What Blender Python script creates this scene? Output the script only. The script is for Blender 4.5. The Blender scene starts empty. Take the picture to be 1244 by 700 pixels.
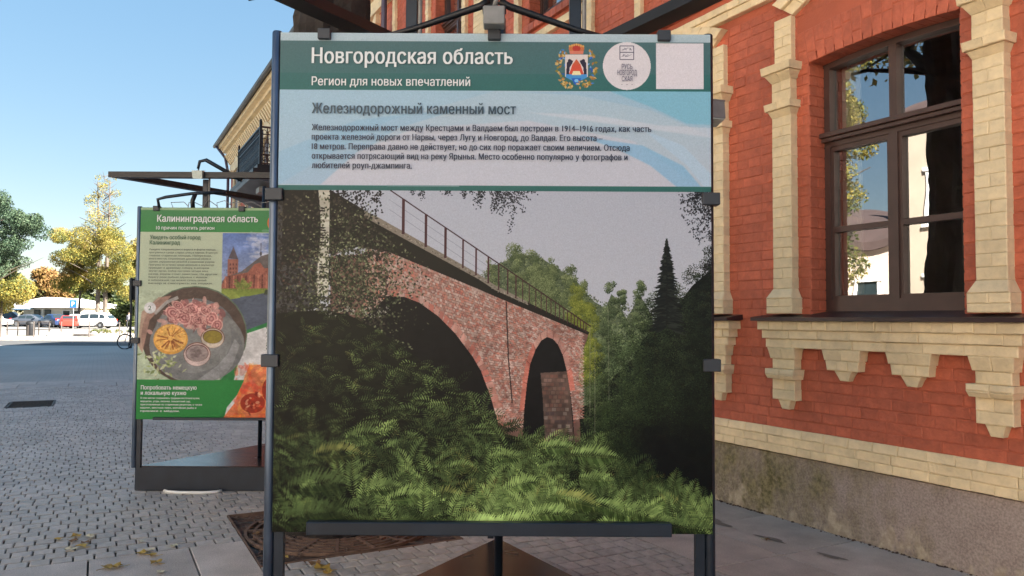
import bpy, math, random
import numpy as np
from mathutils import Matrix, Vector
R_ = math.radians
# ------------------------------------------------------------ camera, world, sun, exposure
sc = bpy.context.scene
C = sc.collection
EYE = 1.5
PITCH = math.atan(38/950)
ROLL = R_(0.3)
cam_d = bpy.data.cameras.new("camera")
cam = bpy.data.objects.new("camera", cam_d); C.objects.link(cam)
cam_d.sensor_width = 36; cam_d.lens = 36*950/1244
cam_d.clip_start = 0.05; cam_d.clip_end = 4000
cam.matrix_world = Matrix.Translation((0, 0, EYE)) @ Matrix.Rotation(math.pi/2+PITCH, 4, 'X') @ Matrix.Rotation(ROLL, 4, 'Z')
sc.camera = cam
SUN_DIR = Vector((0.93, -0.37, 0)).normalized()      # towards the sun, on the ground
SUN_EL = R_(32)
w = bpy.data.worlds.new("World"); sc.world = w; w.use_nodes = True
nt = w.node_tree
for n in list(nt.nodes): nt.nodes.remove(n)
sky = nt.nodes.new('ShaderNodeTexSky'); sky.sky_type = 'NISHITA'; sky.sun_disc = False
sky.sun_elevation = SUN_EL; sky.sun_rotation = math.atan2(SUN_DIR.x, SUN_DIR.y)
sky.air_density = 1.0; sky.dust_density = 0.15; sky.ozone_density = 0.6
bg = nt.nodes.new('ShaderNodeBackground'); bg.inputs[1].default_value = 0.076
wo = nt.nodes.new('ShaderNodeOutputWorld')
ga = nt.nodes.new('ShaderNodeGamma'); ga.inputs[1].default_value = 0.34       # evens out the whole dome, zenith to horizon
hs = nt.nodes.new('ShaderNodeHueSaturation'); hs.inputs['Saturation'].default_value = 2.4
nt.links.new(sky.outputs[0], ga.inputs[0]); nt.links.new(ga.outputs[0], hs.inputs['Color'])
nt.links.new(hs.outputs[0], bg.inputs[0]); nt.links.new(bg.outputs[0], wo.inputs[0])
sl = bpy.data.lights.new("sun", 'SUN'); sl.energy = 5.0; sl.angle = R_(0.5); sl.color = (1.0, 0.93, 0.82)
sun = bpy.data.objects.new("sun", sl); C.objects.link(sun)
dv = Vector((SUN_DIR.x*math.cos(SUN_EL), SUN_DIR.y*math.cos(SUN_EL), math.sin(SUN_EL)))
sun.rotation_euler = dv.to_track_quat('Z', 'Y').to_euler(); sun.location = (30, -10, 30)
sc.view_settings.view_transform = 'Standard'; sc.view_settings.look = 'None'
sc.view_settings.gamma = 1; sc.view_settings.exposure = 2.85
sc.cycles.use_denoising = True
sc.cycles.max_bounces = 8; sc.cycles.transparent_max_bounces = 24
rnd = random.Random(7)

# ------------------------------------------------------------ helpers
AL = R_(27.85); SA, CA = math.sin(AL), math.cos(AL)
STREET = -(math.pi/2-AL)              # rotation of the street frame: local x runs along the facade, local y into it
def xy(s, v): return (s*SA+v*CA, -s*CA+v*SA)
def sv(x, y): return (x*SA-y*CA, x*CA+y*SA)
def empty(name, loc=(0,0,0), rz=0, **kw):
    o = bpy.data.objects.new(name, None); C.objects.link(o)
    o.empty_display_size = .1
    o.location = loc; o.rotation_euler = (0,0,rz)
    for k, x in kw.items(): o[k] = x
    return o
def thing(name, label, cat, loc=(0,0,0), rz=0, group=None):
    o = empty(name, loc, rz, label=label, category=cat)
    if group: o['group'] = group
    return o
def tag(o, **kw):
    for k, x in kw.items(): o[k] = x
    return o
class MB:
    def __init__(s, org=(0,0,0)): s.v = []; s.f = []; s.m = []; s.o = org; s.mi = 0; s.uv = None
    def add(s, vs, fs):
        n = len(s.v); ox, oy, oz = s.o
        s.v += [(x-ox, y-oy, z-oz) for x, y, z in vs]
        s.f += [tuple(i+n for i in f) for f in fs]; s.m += [s.mi]*len(fs)
    def box(s, x0, x1, y0, y1, z0, z1, bev=0):
        if bev <= 0:
            s.add([(x0,y0,z0),(x1,y0,z0),(x1,y1,z0),(x0,y1,z0),(x0,y0,z1),(x1,y0,z1),(x1,y1,z1),(x0,y1,z1)],
                  [(3,2,1,0),(4,5,6,7),(0,1,5,4),(1,2,6,5),(2,3,7,6),(3,0,4,7)])
        else:
            b = bev; vs = []
            for (dx,dy,z) in ((b,b,z0),(0,0,z0+b),(0,0,z1-b),(b,b,z1)):
                X0,X1,Y0,Y1 = x0+dx,x1-dx,y0+dy,y1-dy
                if dx == 0:
                    vs += [(X0+b,Y0,z),(X1-b,Y0,z),(X1,Y0+b,z),(X1,Y1-b,z),(X1-b,Y1,z),(X0+b,Y1,z),(X0,Y1-b,z),(X0,Y0+b,z)]
                else:
                    vs += [(X0,Y0,z),(X1,Y0,z),(X1,Y0,z),(X1,Y1,z),(X1,Y1,z),(X0,Y1,z),(X0,Y1,z),(X0,Y0,z)]
            fs = [(7,5,3,1),(24+1,24+3,24+5,24+7)]
            for r in range(3):
                for i in range(8):
                    j = (i+1) % 8
                    fs.append((r*8+i, r*8+j, r*8+8+j, r*8+8+i))
            s.add(vs, fs)
    def hexa(s, p): s.add(p, [(3,2,1,0),(4,5,6,7),(0,1,5,4),(1,2,6,5),(2,3,7,6),(3,0,4,7)])
    def prism(s, pts, z0, z1):
        n = len(pts)
        s.add([(x,y,z0) for x,y in pts]+[(x,y,z1) for x,y in pts],
              [tuple(range(n-1,-1,-1)), tuple(range(n,2*n))]+[(i,(i+1)%n,n+(i+1)%n,n+i) for i in range(n)])
    def bar(s, a, b, w_, h_=None, up=(0,0,1), w2=None, h2=None):
        h_ = w_ if h_ is None else h_; w2 = w_ if w2 is None else w2; h2 = h_ if h2 is None else h2
        a = Vector(a); b = Vector(b); d = (b-a).normalized(); u = Vector(up)
        if abs(d.dot(u)) > .99: u = Vector((0,1,0))
        r = d.cross(u).normalized(); u = r.cross(d).normalized()
        P = []
        for (c, ww, hh) in ((a,w_,h_),(b,w2,h2)):
            for (i,j) in ((-1,-1),(1,-1),(1,1),(-1,1)): P.append(tuple(c+r*i*ww/2+u*j*hh/2))
        s.hexa(P)
    def tube(s, pts, r, n=8, cap=True, closed=False):
        pts = [Vector(p) for p in pts]; N = len(pts)
        rs = r if isinstance(r, (list, tuple)) else [r]*N
        vs = []; prev = None
        for i, p in enumerate(pts):
            if closed: d = pts[(i+1) % N]-pts[i-1]
            else: d = pts[min(i+1,N-1)]-pts[max(i-1,0)]
            d = d.normalized() if d.length > 0 else Vector((0,0,1))
            if prev is None:
                a = Vector((0,0,1)) if abs(d.z) < .9 else Vector((1,0,0))
                u = d.cross(a).normalized()
            else:
                u = prev-d*prev.dot(d); u = u.normalized() if u.length > 1e-6 else prev
            prev = u; q = d.cross(u)
            for k in range(n):
                t = 2*math.pi*k/n
                vs.append(tuple(p+(u*math.cos(t)+q*math.sin(t))*rs[i]))
        fs = []
        for i in range(N if closed else N-1):
            for k in range(n):
                a0 = i*n+k; b0 = i*n+(k+1) % n; j = (i+1) % N
                fs.append((a0, b0, j*n+(k+1) % n, j*n+k))
        if cap and not closed: fs += [tuple(range(n-1,-1,-1)), tuple((N-1)*n+k for k in range(n))]
        s.add(vs, fs)
    def lathe(s, c, prof, n=24, axis='z'):
        vs = []; fs = []
        for (r, h) in prof:
            for k in range(n):
                t = 2*math.pi*k/n; a, b = r*math.cos(t), r*math.sin(t)
                vs.append((c[0]+a,c[1]+b,c[2]+h) if axis == 'z' else ((c[0]+a,c[1]+h,c[2]+b) if axis == 'y' else (c[0]+h,c[1]+a,c[2]+b)))
        for i in range(len(prof)-1):
            for k in range(n): fs.append((i*n+k, i*n+(k+1)%n, (i+1)*n+(k+1)%n, (i+1)*n+k))
        fs += [tuple(range(n-1,-1,-1)), tuple((len(prof)-1)*n+k for k in range(n))]
        s.add(vs, fs)
    def mesh(s, name, mats):
        me = bpy.data.meshes.new(name); me.from_pydata(s.v, [], s.f)
        for m in (mats if isinstance(mats, (list, tuple)) else [mats]): me.materials.append(m)
        if any(s.m): me.polygons.foreach_set('material_index', s.m)
        me.update(); return me
    def build(s, name, mats, parent=None, smooth=False, **kw):
        me = s.mesh(name, mats)
        if smooth: me.polygons.foreach_set('use_smooth', [True]*len(me.polygons))
        return inst(name, me, parent, **kw)
def inst(name, me, parent=None, loc=(0,0,0), rot=(0,0,0), scale=(1,1,1), **kw):
    o = bpy.data.objects.new(name, me); C.objects.link(o)
    o.parent = parent; o.location = loc; o.rotation_euler = rot; o.scale = scale
    for k, x in kw.items(): o[k] = x
    return o
def smooth_by(o, ang=40):
    me = o.data; me.polygons.foreach_set('use_smooth', [True]*len(me.polygons)); me.update()
    try: me.set_sharp_from_angle(angle=R_(ang))
    except Exception: pass
    return o

# ------------------------------------------------------------ materials
def srgb(r, g, b):
    f = lambda c: (c/255/12.92 if c/255 <= .04045 else ((c/255+.055)/1.055)**2.4)
    return (f(r), f(g), f(b))
def mat(name, col, rough=.6, metal=0, var=0, vscale=3.0, col2=None, bump=0, bscale=60, rvar=0, coord='Object', detail=4, spec=.5, translucent=0, coat=0):
    m = bpy.data.materials.new(name); m.use_nodes = True; t = m.node_tree; L = t.links
    b = t.nodes['Principled BSDF']; b.inputs['Base Color'].default_value = (*col, 1)
    b.inputs['Roughness'].default_value = rough; b.inputs['Metallic'].default_value = metal
    b.inputs['Specular IOR Level'].default_value = spec; b.inputs['Coat Weight'].default_value = coat
    co = t.nodes.new('ShaderNodeTexCoord')
    m['_c'] = 1
    if var or col2:
        n = t.nodes.new('ShaderNodeTexNoise'); n.inputs['Scale'].default_value = vscale; n.inputs['Detail'].default_value = detail
        L.new(co.outputs[coord], n.inputs['Vector'])
        r = t.nodes.new('ShaderNodeValToRGB'); r.color_ramp.elements[0].position = .32; r.color_ramp.elements[1].position = .68
        c2 = col2 if col2 else tuple(min(1, c*(1+var)) for c in col)
        c1 = col if col2 else tuple(c*(1-var) for c in col)
        r.color_ramp.elements[0].color = (*c1, 1); r.color_ramp.elements[1].color = (*c2, 1)
        L.new(n.outputs['Fac'], r.inputs[0]); L.new(r.outputs[0], b.inputs['Base Color'])
    if rvar:
        n = t.nodes.new('ShaderNodeTexNoise'); n.inputs['Scale'].default_value = vscale*3; L.new(co.outputs[coord], n.inputs['Vector'])
        mr = t.nodes.new('ShaderNodeMapRange'); mr.inputs['To Min'].default_value = max(.02, rough-rvar); mr.inputs['To Max'].default_value = rough+rvar
        L.new(n.outputs['Fac'], mr.inputs[0]); L.new(mr.outputs[0], b.inputs['Roughness'])
    if bump:
        n = t.nodes.new('ShaderNodeTexNoise'); n.inputs['Scale'].default_value = bscale; n.inputs['Detail'].default_value = 5
        L.new(co.outputs[coord], n.inputs['Vector'])
        bu = t.nodes.new('ShaderNodeBump'); bu.inputs['Strength'].default_value = bump; bu.inputs['Distance'].default_value = .01
        L.new(n.outputs['Fac'], bu.inputs['Height']); L.new(bu.outputs[0], b.inputs['Normal'])
    if translucent:
        tr = t.nodes.new('ShaderNodeBsdfTranslucent'); mx = t.nodes.new('ShaderNodeMixShader'); mx.inputs[0].default_value = translucent
        src = b.inputs['Base Color'].links[0].from_socket if b.inputs['Base Color'].links else None
        if src: L.new(src, tr.inputs[0])
        else: tr.inputs[0].default_value = (*col, 1)
        L.new(b.outputs[0], mx.inputs[1]); L.new(tr.outputs[0], mx.inputs[2]); L.new(mx.outputs[0], t.nodes['Material Output'].inputs[0])
    return m
def piece_random(m, amt=.12, darkamt=0):
    """vary the base colour from object to object and island to island"""
    t = m.node_tree; L = t.links; b = t.nodes['Principled BSDF']
    g = t.nodes.new('ShaderNodeNewGeometry'); oi = t.nodes.new('ShaderNodeObjectInfo')
    ad = t.nodes.new('ShaderNodeMath'); ad.operation = 'ADD'; L.new(g.outputs['Random Per Island'], ad.inputs[0]); L.new(oi.outputs['Random'], ad.inputs[1])
    fr = t.nodes.new('ShaderNodeMath'); fr.operation = 'FRACT'; L.new(ad.outputs[0], fr.inputs[0])
    mr = t.nodes.new('ShaderNodeMapRange'); mr.inputs['To Min'].default_value = 1-amt; mr.inputs['To Max'].default_value = 1+amt
    L.new(fr.outputs[0], mr.inputs[0])
    hs = t.nodes.new('ShaderNodeHueSaturation')
    src = b.inputs['Base Color'].links[0].from_socket if b.inputs['Base Color'].links else None
    if src: L.new(src, hs.inputs['Color'])
    else: hs.inputs['Color'].default_value = b.inputs['Base Color'].default_value
    L.new(mr.outputs[0], hs.inputs['Value']); L.new(hs.outputs[0], b.inputs['Base Color'])
    return m
def grain(m, scale=28, lo=.82, hi=1.14, det=5, f0=.34, f1=.66, mul=(1,1,1)):
    """fine irregular dirt and wear multiplied into the base colour"""
    t = m.node_tree; L = t.links; b = t.nodes['Principled BSDF']; co = t.nodes.new('ShaderNodeTexCoord'); mp = t.nodes.new('ShaderNodeMapping')
    mp.inputs['Scale'].default_value = mul; oi = t.nodes.new('ShaderNodeObjectInfo'); L.new(co.outputs['Object'], mp.inputs[0]); L.new(oi.outputs['Location'], mp.inputs['Location'])
    n = t.nodes.new('ShaderNodeTexNoise'); n.inputs['Scale'].default_value = scale; n.inputs['Detail'].default_value = det; n.inputs['Roughness'].default_value = .6; L.new(mp.outputs[0], n.inputs['Vector'])
    mr = t.nodes.new('ShaderNodeMapRange'); mr.inputs['From Min'].default_value = f0; mr.inputs['From Max'].default_value = f1; mr.inputs['To Min'].default_value = lo; mr.inputs['To Max'].default_value = hi
    mx = t.nodes.new('ShaderNodeMix'); mx.data_type = 'RGBA'; mx.blend_type = 'MULTIPLY'; mx.inputs[0].default_value = 1
    src = b.inputs['Base Color'].links[0].from_socket; L.new(n.outputs['Fac'], mr.inputs[0]); L.new(src, mx.inputs[6]); L.new(mr.outputs[0], mx.inputs[7]); L.new(mx.outputs[2], b.inputs['Base Color']); return m
M = {}
M['red'] = piece_random(mat('red_painted_brick', (.50,.124,.064), .62, var=.16, vscale=1.3, bump=.8, bscale=42), .11)
M['red_joint'] = mat('red_painted_joint', (.44,.108,.055), .7, var=.15, vscale=2, bump=.5, bscale=60)
M['cream'] = piece_random(mat('cream_painted_brick', (.80,.645,.40), .6, var=.08, vscale=2.2, bump=.75, bscale=40), .06)
M['cream_joint'] = mat('cream_painted_joint', (.68,.53,.32), .7, var=.1, vscale=3)
grain(M['red'], 16, .84, 1.10); grain(M['red'], 2.3, .88, 1.08); grain(M['cream'], 14, .91, 1.05); grain(M['cream'], 3.1, .90, 1.04, 6, .36, .55)
M['frame_brown'] = mat('window_frame_brown', (.075,.042,.035), .4, var=.15, vscale=6)
M['sill_brown'] = mat('sill_metal_brown', (.036,.018,.02), .35, var=.2, vscale=5, bump=.1, bscale=20)
M['steel'] = mat('dark_blue_steel', (.011,.018,.030), .38, metal=.2, var=.2, vscale=8, bump=.05, bscale=120)
M['steel_black'] = mat('black_steel', (.009,.010,.013), .45, metal=.1, var=.2, vscale=8)
M['tube'] = mat('grey_blue_tube', (.09,.12,.17), .28, metal=.75, var=.15, vscale=6)
M['lampgrey'] = mat('lamp_grey', (.20,.205,.20), .5, var=.1, vscale=30)
M['lampglass'] = mat('lamp_lens', (.45,.52,.48), .15, var=.1, vscale=30)
M['bark'] = mat('dark_bark', (.011,.009,.008), .95, col2=(.034,.027,.023), vscale=9, bump=1.0, bscale=22)
M['white'] = mat('white_plastic', (.75,.75,.72), .4, var=.04)
M['black'] = mat('black_rubber', (.012,.012,.013), .55, var=.1)

def glass_mat(name, refl=.20, tint=(.9,.95,.93)):
    m = bpy.data.materials.new(name); m.use_nodes = True; t = m.node_tree; L = t.links
    for n in list(t.nodes): t.nodes.remove(n)
    o = t.nodes.new('ShaderNodeOutputMaterial'); gl = t.nodes.new('ShaderNodeBsdfGlossy'); tr = t.nodes.new('ShaderNodeBsdfTransparent')
    gl.inputs['Roughness'].default_value = .0; gl.inputs[0].default_value = (.95,.97,1,1); tr.inputs[0].default_value = (*tint, 1)
    mx = t.nodes.new('ShaderNodeMixShader'); fr = t.nodes.new('ShaderNodeFresnel'); fr.inputs[0].default_value = 1.5
    ml = t.nodes.new('ShaderNodeMath'); ml.operation = 'MULTIPLY_ADD'; ml.inputs[1].default_value = 3.0; ml.inputs[2].default_value = refl; ml.use_clamp = True
    co = t.nodes.new('ShaderNodeTexCoord'); n = t.nodes.new('ShaderNodeTexNoise'); n.inputs['Scale'].default_value = 1.6; n.inputs['Detail'].default_value = 1
    L.new(co.outputs['Object'], n.inputs['Vector'])
    bu = t.nodes.new('ShaderNodeBump'); bu.inputs['Strength'].default_value = .25; bu.inputs['Distance'].default_value = .012
    L.new(n.outputs['Fac'], bu.inputs['Height']); L.new(bu.outputs[0], gl.inputs['Normal'])
    L.new(fr.outputs[0], ml.inputs[0]); L.new(ml.outputs[0], mx.inputs[0]); L.new(tr.outputs[0], mx.inputs[1]); L.new(gl.outputs[0], mx.inputs[2]); L.new(mx.outputs[0], o.inputs[0])
    return m
M['glass'] = glass_mat('window_glass')
def brick_tex_mat(name, c1, c2, cm, bw, bh, ms=.012, rough=.7, off=.5, rot=False):
    m = bpy.data.materials.new(name); m.use_nodes = True; t = m.node_tree; L = t.links; b = t.nodes['Principled BSDF']
    co = t.nodes.new('ShaderNodeTexCoord'); br = t.nodes.new('ShaderNodeTexBrick')
    sp = t.nodes.new('ShaderNodeSeparateXYZ'); cb = t.nodes.new('ShaderNodeCombineXYZ')
    L.new(co.outputs['Object'], sp.inputs[0])
    if rot: L.new(sp.outputs[1], cb.inputs[0]); L.new(sp.outputs[0], cb.inputs[1])
    else: L.new(sp.outputs[0], cb.inputs[0]); L.new(sp.outputs[2], cb.inputs[1])
    L.new(cb.outputs[0], br.inputs['Vector'])
    br.inputs['Scale'].default_value = 1; br.inputs['Brick Width'].default_value = bw; br.inputs['Row Height'].default_value = bh
    br.inputs['Mortar Size'].default_value = ms; br.inputs['Color1'].default_value = (*c1,1); br.inputs['Color2'].default_value = (*c2,1); br.inputs['Mortar'].default_value = (*cm,1)
    br.offset = off
    nn = t.nodes.new('ShaderNodeTexNoise'); nn.inputs['Scale'].default_value = .35; nn.inputs['Detail'].default_value = 6; L.new(co.outputs['Object'], nn.inputs['Vector'])
    hs = t.nodes.new('ShaderNodeHueSaturation'); mr = t.nodes.new('ShaderNodeMapRange'); mr.inputs['From Min'].default_value = .3; mr.inputs['From Max'].default_value = .7
    mr.inputs['To Min'].default_value = .86; mr.inputs['To Max'].default_value = 1.14
    L.new(nn.outputs['Fac'], mr.inputs[0]); L.new(mr.outputs[0], hs.inputs['Value']); L.new(br.outputs['Color'], hs.inputs['Color']); L.new(hs.outputs[0], b.inputs['Base Color'])
    bu = t.nodes.new('ShaderNodeBump'); bu.inputs['Strength'].default_value = .5; bu.inputs['Distance'].default_value = .01; bu.invert = True
    L.new(br.outputs['Fac'], bu.inputs['Height']); L.new(bu.outputs[0], b.inputs['Normal'])
    b.inputs['Roughness'].default_value = rough
    return m
# ============================================================ GROUND
def terrain(y):      # the square lies level; the car park beyond rises a little
    return 0.0 if y < 50 else min(.32, (y-50)*.008)
def sheet(name, x0, x1, y0, y1, dz, m, nx=2, ys=None, **kw):
    b = MB(); ys = ys or [y0]+[y for y in (50, 90) if y0 < y < y1]+[y1]
    vs = [(x, y, terrain(y)+dz) for y in ys for x in (x0, x1)]
    b.add(vs, [(2*i, 2*i+1, 2*i+3, 2*i+2) for i in range(len(ys)-1)])
    return b.build(name, m, kind='structure', **kw)
M['ground'] = mat('ground_joint_sand', (.075,.07,.062), .95, col2=(.11,.10,.09), vscale=1.2, bump=.5, bscale=30)
M['grass'] = mat('grass', (.09,.11,.03), .9, col2=(.16,.14,.05), vscale=.8, bump=.8, bscale=8)
sheet('ground', -900, 900, -500, 1800, -.03, [M['ground']])
def paving_mat(name, col, col2, rough=.72):
    m = mat(name, col, rough, col2=col2, vscale=2.2, bump=.35, bscale=90, detail=6)
    piece_random(m, .12)
    t = m.node_tree; L = t.links; b = t.nodes['Principled BSDF']     # dark grime stains
    co = t.nodes.new('ShaderNodeTexCoord'); n = t.nodes.new('ShaderNodeTexNoise'); n.inputs['Scale'].default_value = 130; n.inputs['Detail'].default_value = 2
    L.new(co.outputs['Object'], n.inputs['Vector'])
    mr = t.nodes.new('ShaderNodeMapRange'); mr.inputs['From Min'].default_value = .35; mr.inputs['From Max'].default_value = .65; mr.inputs['To Min'].default_value = .8; mr.inputs['To Max'].default_value = 1.15
    mx = t.nodes.new('ShaderNodeMix'); mx.data_type = 'RGBA'; mx.blend_type = 'MULTIPLY'; mx.inputs[0].default_value = 1
    src = b.inputs['Base Color'].links[0].from_socket
    L.new(n.outputs['Fac'], mr.inputs[0]); L.new(src, mx.inputs[6]); L.new(mr.outputs[0], mx.inputs[7]); L.new(mx.outputs[2], b.inputs['Base Color'])
    return m
M['paver'] = paving_mat('concrete_paver', (.375,.35,.322), (.49,.46,.425), .6)
M['slab'] = paving_mat('granite_slab', (.41,.36,.32), (.52,.465,.42), .6)
grain(M['slab'], 5, .85, 1.08, 7); grain(M['paver'], .9, .88, 1.08, 4)
M['asphalt'] = mat('asphalt', (.055,.055,.058), .8, col2=(.085,.085,.085), vscale=.7, bump=.3, bscale=80)
M['paved_far'] = brick_tex_mat('paving_far', (.37,.34,.31), (.40,.37,.34), (.31,.285,.26), .24, .125, .012, .6, rot=True)
M['pale_pave'] = mat('pale_pavement', (.26,.235,.205), .85, col2=(.33,.30,.26), vscale=.6, bump=.2, bscale=20)
SQ = empty('pavement', (*xy(-6, 0), 0), STREET, kind='structure')
ORG = (-6, 0, 0)
def in_view(s, v, m=.8):
    x, y = xy(s, v)
    if y < 3.7: return False
    return -0.66*y-m < x < .66*y+m
PAVER_CAND = []
def paver_mesh(k):
    r = random.Random(100+k); b = MB(); j = lambda a: r.uniform(-a, a)
    sx, sy, bv = .5, .5, .05
    base = [(-sx,-sy),(sx,-sy),(sx,sy),(-sx,sy)]
    base = [(x+j(.018), y+j(.014)) for x, y in base]
    top = [(x-math.copysign(bv,x), y-math.copysign(bv,y), j(.02)) for x, y in base]
    vs = [(x,y,-.25) for x,y in base]+[(x,y,-.05) for x,y in base]+top
    fs = []
    for a in (0, 4):
        for i in range(4): fs.append((a+i, a+(i+1)%4, a+4+(i+1)%4, a+4+i))
    fs.append((8,9,10,11)); b.add(vs, fs)
    return b
PV = [paver_mesh(k) for k in range(6)]
PVM = [b.mesh('paver', [M['paver']]) for b in PV]
PL, PW, JT = .118, .126, .007
pave_rest = MB()
def excluded(s, v):
    if v > 3.31: return True
    if v < .90 and -5.56 < s < -4.0: return True
    if .90 < v < 2.24 and -6.30 < s < -4.96: return True
    if abs(s+15.85) < .58 and -1.36 < v < -.62: return True
    return False
HOLES = [(-5.562, -3.9, -9, .90), (-6.318, -4.932, .90, 2.24), (-30, 0, 3.315, 9), (-16.4, -15.3, -1.34, -.64)]
i = 0; s = -5.562-110*PW
while s < -2.4:
    v = -5.0+(i % 2)*PL*.5+rnd.uniform(-.008, .008)
    while v < 3.34:
        L = PL*rnd.choice((1,1,1,1.03,.97)); a, b = v, v+L; v += L
        for (h0, h1, h2, h3) in HOLES:
            if s+PW/2 > h0 and s+PW/2 < h1 and b > h2 and a < h3:
                if a < h2: b = h2
                elif b > h3: a = h3
                else: a = b
        if b-a < .02: continue
        cs, cv = s+PW/2, (a+b)/2
        if in_view(cs, cv):
            x, y = xy(cs, cv); PAVER_CAND.append((math.hypot(x, y), cs, cv, b-a, x, y))
    s += PW; i += 1
def really_seen(x, y):     # inside the frame and not behind the front panel of the near stand
    px = 622+950*x/y; py = 388+1425/y
    return 0 <= px <= 1244 and py < 702 and (py > 640 or px < 330 or px > 866) and not (165 < px < 325 and py < 600)
PAVER_CAND.sort(key=lambda c: (not really_seen(c[4], c[5]), c[0]))
for k, (d, cs, cv, L, x, y) in enumerate(PAVER_CAND):
    v_ = rnd.randrange(6); a = rnd.gauss(0, .012); dz = rnd.gauss(0, .0012)
    L -= .006+rnd.uniform(0,.006); W_ = PW-.0095-rnd.uniform(0,.003)
    if k < 300:
        inst('paver', PVM[v_], SQ, (cs-ORG[0], cv, dz), (rnd.gauss(0,.006), rnd.gauss(0,.006), a), (W_, L, .06))
    else:
        ca, sa_ = math.cos(a), math.sin(a)
        pave_rest.add([(cs+(px*W_*ca-py*L*sa_)-ORG[0], cv+(px*W_*sa_+py*L*ca), dz+pz*.06) for px,py,pz in PV[v_].v], PV[v_].f)
pave_rest.build('paver_field', M['paver'], SQ, kind='stuff')
# big slabs
slabs = []
def slab_row(s0, s1, vs_, name='slab'):
    for a, b in zip(vs_[:-1], vs_[1:]): slabs.append((s0, s1, a, b))
for a, b in zip((-5.56,-4.78), (-4.78,-4.0)): slab_row(a, b, [-1.82,-1.22,-.62,-.02,.56,.90])
js = [-12.5,-11.6,-10.7,-9.8,-8.9,-8.0,-7.1,-6.25,-5.35,-4.47,-3.68,-2.85,-2.0]
for a, b in zip(js[:-1], js[1:]): slabs.append((a, b, 3.32, 3.90)); slabs.append((a+.0, b+.0, 3.90, 4.62))
for k in range(9): slabs.append((-21.2, -20.35, -5+k*.95, -4.05+k*.95)); slabs.append((-20.35, -19.42, -5.3+k*.95, -4.35+k*.95))
for (a, b, c, d) in slabs:
    g = .005; m_ = MB()
    m_.box(-(b-a)/2+g, (b-a)/2-g, -(d-c)/2+g, (d-c)/2-g, -.04, 0, .0025)
    o = m_.build('slab', M['slab'], SQ, loc=((a+b)/2-ORG[0], (c+d)/2, rnd.gauss(0,.001)), rot=(rnd.gauss(0,.0012), rnd.gauss(0,.0012), 0))
# paving beyond the near square, asphalt lane, kerb, pale sunlit pavement, car park
far_pave = MB(); far_pave.add([(-60,-40,-.006),(-21.22,-40,-.006),(-21.22,4.6,-.006),(-60,4.6,-.006)], [(0,1,2,3)])
far_pave.build('paved_square', M['paved_far'], empty('square', (0,0,0), STREET, kind='structure'))
side = MB()
for (a,b,c,d) in ((-21.22,-19.42,-40,-5),( -19.42,14,-40,-5),(-2.3,14,-5,4.62)): side.add([(a,c,-.006),(b,c,-.006),(b,d,-.006),(a,d,-.006)], [(0,1,2,3)])
side.build('paved_street', M['paved_far'], empty('street', (0,0,0), STREET, kind='structure'))
sheet('road', -160, 40, 41.2, 49.3, .0, M['asphalt'])
sheet('far_pavement', -160, 40, 49.55, 60.0, .11, M['pale_pave'])
sheet('car_park', -160, 40, 60.0, 108, .004, mat('car_park_asphalt', (.17,.165,.155), .85, col2=(.22,.21,.2), vscale=.3))
sheet('park_ground', -300, 120, 108, 320, .004, M['grass'])
M['kerb'] = piece_random(mat('kerb_stone', (.30,.27,.25), .8, var=.2, vscale=4, bump=.3), .15)
KB = thing('kerb', 'low stone kerb along the far side of the shaded road', 'kerb', (-30, 49.4, 0))
x = -34.0
while x < 12:
    b = MB(); b.box(0, .98, -.12, .15, -.02, .115, .012); b.build('kerb_stone', M['kerb'], KB, loc=(x+30.5-.5, 0, 0)); x += 1.0
# drain covers
M['iron'] = mat('cast_iron', (.03,.028,.027), .6, metal=.3, col2=(.055,.045,.04), vscale=20, bump=.4, bscale=60)
def drain(name, label, s0, s1, v0, v1, n):
    c = ((s0+s1)/2, (v0+v1)/2); t = thing(name, label, 'drain cover', (*xy(*c), 0), STREET)
    hs, hv = (s1-s0)/2, (v1-v0)/2; f = MB()
    f.box(-hs,hs,-hv,-hv+.03,-.02,.004); f.box(-hs,hs,hv-.03,hv,-.02,.004); f.box(-hs,-hs+.04,-hv+.03,hv-.03,-.02,.004); f.box(hs-.04,hs,-hv+.03,hv-.03,-.02,.004)
    f.build('frame', M['iron'], t)
    for k in range(n):
        b = MB(); q = -hs+.06+(2*hs-.12)*k/(n-1); b.box(q-.012,q+.012,-hv+.03,hv-.03,-.02,.002); b.build('grate_bar', M['iron'], t)
drain('drain_grate', 'rectangular iron drain grate set in the small pavers at far left', -16.38, -15.30, -1.32, -.64, 9)
# tree pit with its ring grate
M['soil'] = mat('brown_soil', (.062,.036,.026), .95, col2=(.10,.06,.042), vscale=9, bump=1.0, bscale=40)
M['rust'] = mat('rusty_iron', (.11,.066,.048), .75, col2=(.19,.12,.085), vscale=14, bump=.4, bscale=90)
PIT = thing('tree_grate', 'round rusty tree grate of rings in a square earth pit behind the near stand', 'tree grate', (*xy(-5.625, 1.57), 0), STREET)
b = MB(); nx = 26; rr = random.Random(5)
vs = [((i/nx-.5)*1.38, (j/nx-.5)*1.34, -.028+rr.uniform(-.006,.008)) for j in range(nx+1) for i in range(nx+1)]
b.add(vs, [(j*(nx+1)+i, j*(nx+1)+i+1, (j+1)*(nx+1)+i+1, (j+1)*(nx+1)+i) for j in range(nx) for i in range(nx)])
b.build('soil', M['soil'], PIT)
e = MB()
for (a,b_,c,d) in ((-.692,.692,-.67,-.66),(-.692,.692,.66,.67),(-.692,-.682,-.66,.66),(.682,.692,-.66,.66)): e.box(a,b_,c,d,-.06,.003)
e.build('edge_frame', M['rust'], PIT)
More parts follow.
